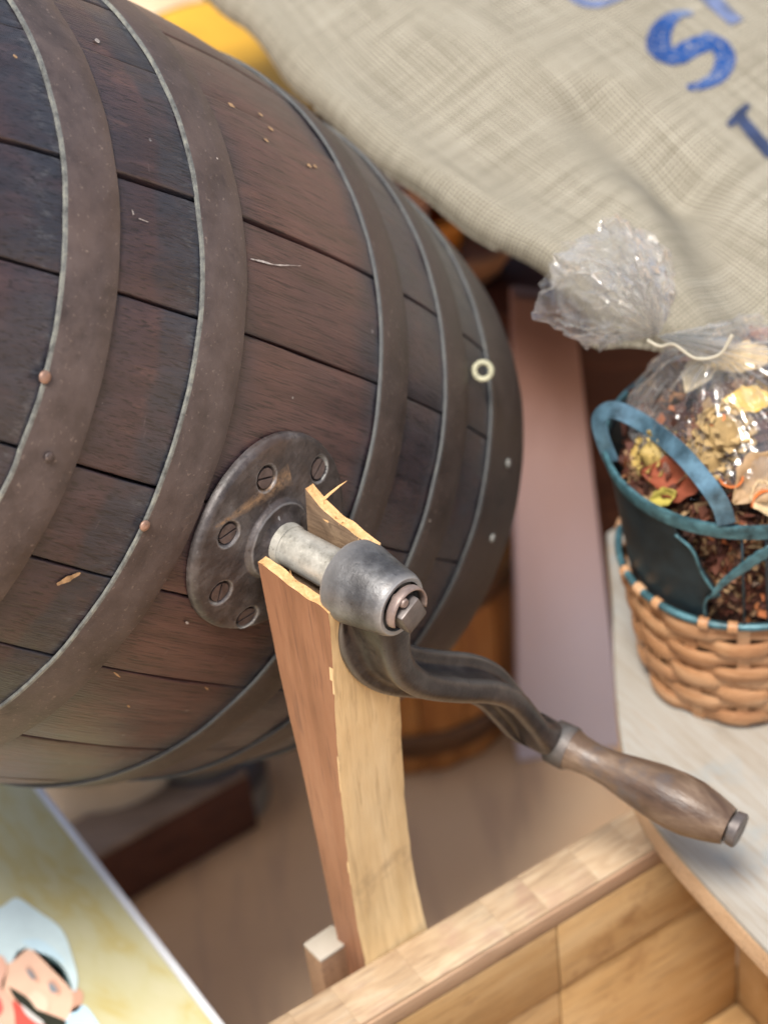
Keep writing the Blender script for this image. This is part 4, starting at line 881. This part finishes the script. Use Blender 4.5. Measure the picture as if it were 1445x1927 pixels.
def plank4(name, q, th, matl, label, cat):
    n = np.cross(q[1]-q[0], q[3]-q[0]); n /= np.linalg.norm(n); n = n if n @ (CAM - q[0]) > 0 else -n
    o = empty(name, loc=tuple(q[0])); tag(o, label, cat); V = [p - q[0] for p in q] + [p - n*th - q[0] for p in q]
    b = meshobj('plank_body', V, [(0, 1, 2, 3), (7, 6, 5, 4), (0, 4, 5, 1), (1, 5, 6, 2), (2, 6, 7, 3), (3, 7, 4, 0)], matl, o); bevel(b, 0.003); return o
plank4('painted_plank', [pa + np.array([0, 0, 0.003]), pb2 + np.array([0, 0, 0.003]), top2, top1], 0.02, mauve(), 'mauve to brown painted plank standing between barrel and basket', 'plank')

# mustard keg and pale board behind the barrel top, small pots under the sack edge
def lat(name, part, prof, px, depth, zbase, matl, label, cat, wob=None, seg=56):
    p = ondepth(*px, depth); o = empty(name, loc=(p[0], p[1], zbase)); tag(o, label, cat)
    V, Fs = lathe(prof, (0, 0, 0), (0, 0, 1), seg, wob=wob); meshobj(part, V, Fs, matl, o, True, auto=40); return o, p
MUST = mat_plain('mustard_paint', (0.58, 0.32, 0.028), 0.45, 0.2, 9)
DKB = mat_plain('dark_brown_rim', (0.10, 0.045, 0.018), 0.5, 0.3, 30)
kz = ondepth(455, 120, 1.72)[2]
o, p = lat('mustard_keg', 'keg_body', [(0, .115), (0.02, .122), (kz*0.5, .135), (kz-0.01, .120), (kz, .112), (kz+0.0005, .001)], (440, 150), 1.74, 0, MUST, 'mustard yellow keg behind the top of the barrel', 'keg')
V, Fs = lathe([(kz-0.045, .1255), (kz-0.045, .129), (kz-0.004, .1235), (kz-0.004, .1195)], (0, 0, 0), (0, 0, 1), 64, False, False); meshobj('keg_hoop', V, Fs, DKB, o)
PLK = mat_wood('pale_plank', [(0.3, (0.42, 0.27, 0.14)), (0.5, (0.62, 0.47, 0.31)), (0.7, (0.72, 0.62, 0.47))], (8, 60, 60), 0.6)
b0 = ondepth(180, -60, 1.95); b1 = ondepth(470, -25, 1.95); bd = (b1 - b0); BL = np.linalg.norm(bd); bd /= BL
plank4('pale_plank', [ondepth(150, 75, 1.95), ondepth(345, 42, 1.95), ondepth(520, -35, 1.97), ondepth(300, -110, 2.0)], 0.03, PLK, 'pale wooden board at the top edge above the barrel', 'board')
SAND = mat_plain('pinkish_clay', (0.46, 0.27, 0.22), 0.6, 0.2, 20); ORP = mat_plain('orange_clay', (0.50, 0.20, 0.045), 0.5, 0.3, 20)
zc = 0.463
def pot_at(p, R, h, matl, label):
    o = empty('clay_pot', loc=(p[0], p[1], p[2] - h)); tag(o, label, 'pot', 'pots on the chest under the sack')
    V, Fs = lathe([(0, R*.7), (h*.5, R*.95), (h*.8, R), (h*.82, R*1.12), (h, R*1.12), (h, R*.95), (h*.6, R*.85)], (0, 0, 0), (0, 0, 1), 40, True, True); meshobj('pot_body', V, Fs, matl, o, True, auto=40)
    V, Fs = lathe([(h*1.002, R*1.14), (h*1.03, R*1.14), (h*1.03, R*0.9)], (0, 0, 0), (0, 0, 1), 40, False, False); meshobj('pot_lip', V, Fs, matl, o); return o

for (px_, py_, R_, m_, l_) in ((700, 318, 0.040, mat_plain('pinkish_clay2', (0.66, 0.42, 0.36), 0.6, 0.15, 20), 'pinkish clay pot between barrel rim and sack hem'), (792, 392, 0.030, mat_plain('orange_clay2', (0.72, 0.28, 0.04), 0.5, 0.2, 20), 'orange clay pot between barrel rim and sack hem'), (872, 445, 0.036, mat_plain('brown_clay', (0.42, 0.22, 0.13), 0.6, 0.2, 20), 'brown clay pot below the sack near the chest')):
    p_ = onplane(px_, py_, np.array([0, 1.352, 0]), np.array([0, 1.0, 0])); h_ = p_[2] - 0.4085
    pot_at(p_, R_, h_, m_, l_)
wbox('sack_stand', 'stand_body', -0.10, 0.50, 1.535, 1.78, 0.0, 0.46, MAHOG, 'plain dark stand propping up the burlap sack behind the chest', 'stand', 0.004, 0.0)

# ------------------------------------------------------------------ low things on the floor
TUB = mat_wood('tub_orange_wood', [(0.3, (0.16, 0.055, 0.016)), (0.5, (0.36, 0.15, 0.040)), (0.7, (0.52, 0.26, 0.085))], (50, 50, 5), 0.45, 0.1)
g = onz(800, 1440, 0.0); gz = 0.30
tub = empty('wooden_tub', loc=(g[0] + 0.0, g[1] + 0.075, 0)); tag(tub, 'orange brown wooden tub standing on the floor behind the post', 'tub')
for s in range(16):
    a0 = 2*math.pi*s/16; a1 = 2*math.pi*(s+1)/16; V = []
    for i in range(6):
        t = i/5; R = 0.078 + 0.022*math.sin(math.pi*(0.15 + 0.7*t)); z = 0.004 + 0.235*t
        for (a, rr) in ((a0 + .008, R - .0015), ((a0+a1)/2, R), (a1 - .008, R - .0015), (a1 - .008, R - .012), (a0 + .008, R - .012)): V.append((rr*math.cos(a), rr*math.sin(a), z))
    meshobj('tub_stave', V, grid_faces(6, 5, False, True) + [(4, 3, 2, 1, 0), (25, 26, 27, 28, 29)], TUB, tub, True, auto=40)
for z, R in ((0.045, 0.0945), (0.185, 0.0965)):
    V, Fs = lathe([(z-.012, R), (z-.012, R+.003), (z+.012, R+.0035), (z+.012, R)], (0, 0, 0), (0, 0, 1), 64, False, False); meshobj('tub_hoop', V, Fs, DKB, tub)
V, Fs = lathe([(0.004, .078), (0.012, .078)], (0, 0, 0), (0, 0, 1), 40); meshobj('tub_base', V, Fs, TUB, tub)
# dark beam
b0 = onz(250, 1700, 0); b1 = onz(492, 1560, 0); bd = b1 - b0; L = np.linalg.norm(bd); bd /= L; bp = np.array([-bd[1], bd[0], 0])
o = empty('timber_beam', loc=tuple(b0)); tag(o, 'dark red brown timber beam lying on the floor under the barrel', 'beam')
V, Fs = boxv(bd*(L/2 - 0.1) + bp*0.023 + np.array([0, 0, 0.032]), L/2 + 0.1, 0.022, 0.031, bd, bp); mi = [0]*6
ob = meshobj('beam_body', V, Fs, mat_wood('beam_side', [(0.3, (0.045, 0.014, 0.010)), (0.7, (0.12, 0.045, 0.030))], (6, 60, 60), 0.6), o); bevel(ob, 0.004)
V, Fs = boxv(bd*(L/2 - 0.1) + bp*0.023 + np.array([0, 0, 0.0665]), L/2 + 0.098, 0.0215, 0.003, bd, bp)
bevel(meshobj('beam_top_board', V, Fs, mat_wood('beam_top', [(0.3, (0.16, 0.12, 0.10)), (0.7, (0.33, 0.27, 0.23))], (6, 60, 60), 0.6), o), 0.001)
# grey tin, white bucket
g = onz(400, 1560, 0.0)
o = empty('metal_tin', loc=(g[0] + 0.0, g[1] + 0.035, 0)); tag(o, 'dull grey metal tin on the floor beyond the beam', 'tin')
V, Fs = lathe([(0.001, .047), (0.004, .050), (0.10, .050), (0.103, .052), (0.108, .052), (0.109, .049), (0.10, .047), (0.095, .002)], (0, 0, 0), (0, 0, 1), 48); meshobj('tin_body', V, Fs, mat_plain('grey_tin', (0.22, 0.23, 0.22), 0.4, 0.25, 20, 0.4), o, True, auto=40)
V, Fs = lathe([(0.035, .0502), (0.035, .0512), (0.075, .0512), (0.075, .0502)], (0, 0, 0), (0, 0, 1), 48, False, False); meshobj('tin_band', V, Fs, mat_plain('navy_band', (0.035, 0.045, 0.07), 0.5, 0.2), o)
g = onz(270, 1560, 0.0)
o = empty('white_bucket', loc=(g[0] - 0.02, g[1] + 0.03, 0)); tag(o, 'off white bucket on the floor left of the grey tin', 'bucket')
V, Fs = lathe([(0.001, .060), (0.004, .064), (0.13, .078), (0.132, .082), (0.140, .082), (0.140, .077), (0.02, .060), (0.018, .002)], (0, 0, 0), (0, 0, 1), 56); meshobj('bucket_body', V, Fs, mat_plain('off_white_enamel', (0.56, 0.53, 0.46), 0.35, 0.15, 12), o, True, auto=40)
V, Fs = lathe([(0.108, .0762), (0.108, .0782), (0.114, .0788), (0.114, .0768)], (0, 0, 0), (0, 0, 1), 56, False, False); meshobj('bucket_band', V, Fs, mat_plain('grey_band', (0.30, 0.32, 0.30), 0.4, 0.2), o)

# ------------------------------------------------------------------ printed table at the lower left
ZT = CAM[2] - 0.985
e0 = onz(70, 1470, ZT); e1 = onz(420, 1927, ZT); tu = (e1 - e0)[:2]; tu /= np.linalg.norm(tu); tv = np.array([tu[1], -tu[0]]); tv = tv if tv[0] < 0 else -tv
tb = empty('printed_table', Matrix(((tu[0], tv[0], 0, e0[0]), (tu[1], tv[1], 0, e0[1]), (0, 0, 1, 0), (0, 0, 0, 1)))); tag(tb, 'small table with pale yellow marbled top and printed chef', 'table')
def marble():
    k = M('marbled_print', 0.4, 0.4); a = k.noise(k.map((9, 22, 1), rot=(0, 0, 0.35)), 1, 5, 0.6, 1.2); b = k.noise(k.map((30, 60, 1), rot=(0, 0, 0.35)), 1, 3, 0.5, 1.0)
    c = k.ramp(k.math('ADD', k.math('MULTIPLY', a, 0.75), k.math('MULTIPLY', b, 0.25)), [(0.34, (0.60, 0.57, 0.38)), (0.47, (0.56, 0.53, 0.31)), (0.55, (0.54, 0.46, 0.20)), (0.60, (0.56, 0.51, 0.28)), (0.72, (0.64, 0.62, 0.47))]); k.col(c); return k.m
TB = tb
def tbox(name, x0, x1, y0, y1, z0, z1, matl, bv=0.0008):
    V, Fs = boxv(((x0+x1)/2, (y0+y1)/2, (z0+z1)/2), (x1-x0)/2, (y1-y0)/2, (z1-z0)/2); return bevel(meshobj(name, V, Fs, matl, tb), bv)
WEDGE = mat_plain('white_table_edge', (0.66, 0.68, 0.72), 0.4, 0.06)
top = tbox('table_top', -0.16, 0.46, 0.0045, 0.40, ZT - 0.012, ZT, marble())
tbox('edge_strip', -0.16, 0.46, -0.0005, 0.0043, ZT - 0.0125, ZT + 0.0010, WEDGE, 0.001)
for (xx, yy) in ((-0.10, 0.10), (-0.10, 0.36), (0.38, 0.10), (0.38, 0.36)): tbox('table_leg', xx-.015, xx+.015, yy-.015, yy+.015, 0, ZT - 0.0122, WEDGE)
def tl(px, py, z): p = onz(px, py, ZT); d = p[:2] - e0[:2]; return (d @ tu, d @ tv, z)
def decal(name, pts, lev, col, sm=True):
    zz = ZT + 0.0006 + 0.00025*lev; P = [np.array(tl(*p, zz)) for p in pts]
    if sm: P = catmull(P + [P[0]], 6)[:-1]
    c = np.mean(P, axis=0); V = [c] + P; n = len(P); Fs = [(0, 1+i, 1+(i+1) % n) for i in range(n)]
    return meshobj(name, V, Fs, mat_plain(name + '_ink', col, 0.4, 0.06, 60), top)
decal('chef_coat', [(100, 1927), (150, 1893), (175, 1910), (195, 1960), (120, 1980)], 0, (0.52, 0.74, 0.86))
decal('chef_ear', [(134, 1868), (150, 1862), (158, 1875), (150, 1900), (132, 1905)], 0, (0.62, 0.36, 0.25))
decal('chef_face', [(5, 1815), (40, 1790), (75, 1790), (110, 1810), (133, 1850), (138, 1890), (120, 1925), (60, 1935), (10, 1880), (-20, 1850)], 1, (0.82, 0.53, 0.38))
decal('chef_hat', [(-60, 1720), (0, 1710), (33, 1692), (75, 1718), (118, 1752), (140, 1810), (148, 1848), (140, 1868), (125, 1832), (98, 1806), (62, 1790), (36, 1792), (20, 1815), (-10, 1805), (-70, 1790)], 2, (0.62, 0.76, 0.77))
decal('hat_shade', [(40, 1772), (75, 1770), (105, 1790), (125, 1815), (98, 1804), (62, 1788)], 3, (0.58, 0.77, 0.84))
decal('hat_band_line', [(84, 1798), (105, 1808), (124, 1830), (137, 1862), (130, 1860), (118, 1834), (100, 1814)], 4, (0.10, 0.16, 0.15))
decal('chef_eye', [(50, 1828), (58, 1828), (68, 1842), (62, 1846)], 4, (0.22, 0.25, 0.27)); decal('chef_eye', [(92, 1854), (101, 1854), (110, 1868), (98, 1870)], 4, (0.26, 0.29, 0.31))
decal('chef_brow', [(48, 1824), (58, 1820), (74, 1846), (70, 1850)], 3, (0.62, 0.36, 0.26)); decal('chef_brow', [(90, 1850), (104, 1846), (116, 1868), (108, 1874)], 3, (0.62, 0.36, 0.26))
decal('chef_nose', [(52, 1880), (70, 1868), (92, 1885), (88, 1906), (66, 1902)], 3, (0.86, 0.62, 0.46))
decal('chef_moustache', [(18, 1860), (40, 1872), (56, 1884), (74, 1906), (92, 1912), (120, 1922), (125, 1932), (100, 1938), (70, 1922), (46, 1900), (28, 1880)], 5, (0.030, 0.032, 0.022))
decal('chef_mouth', [(28, 1884), (50, 1904), (76, 1926), (90, 1940), (40, 1945), (20, 1910)], 4, (0.62, 0.10, 0.075)); decal('chef_teeth', [(40, 1892), (60, 1908), (84, 1928), (76, 1932), (52, 1914)], 6, (0.62, 0.60, 0.56))
decal('chef_hand', [(-20, 1800), (8, 1805), (14, 1830), (5, 1860), (25, 1890), (30, 1940), (10, 1950), (-30, 1900)], 6, (0.76, 0.44, 0.32)); decal('chef_scarf', [(-20, 1885), (0, 1880), (8, 1905), (-5, 1920), (-25, 1915)], 7, (0.74, 0.13, 0.11))
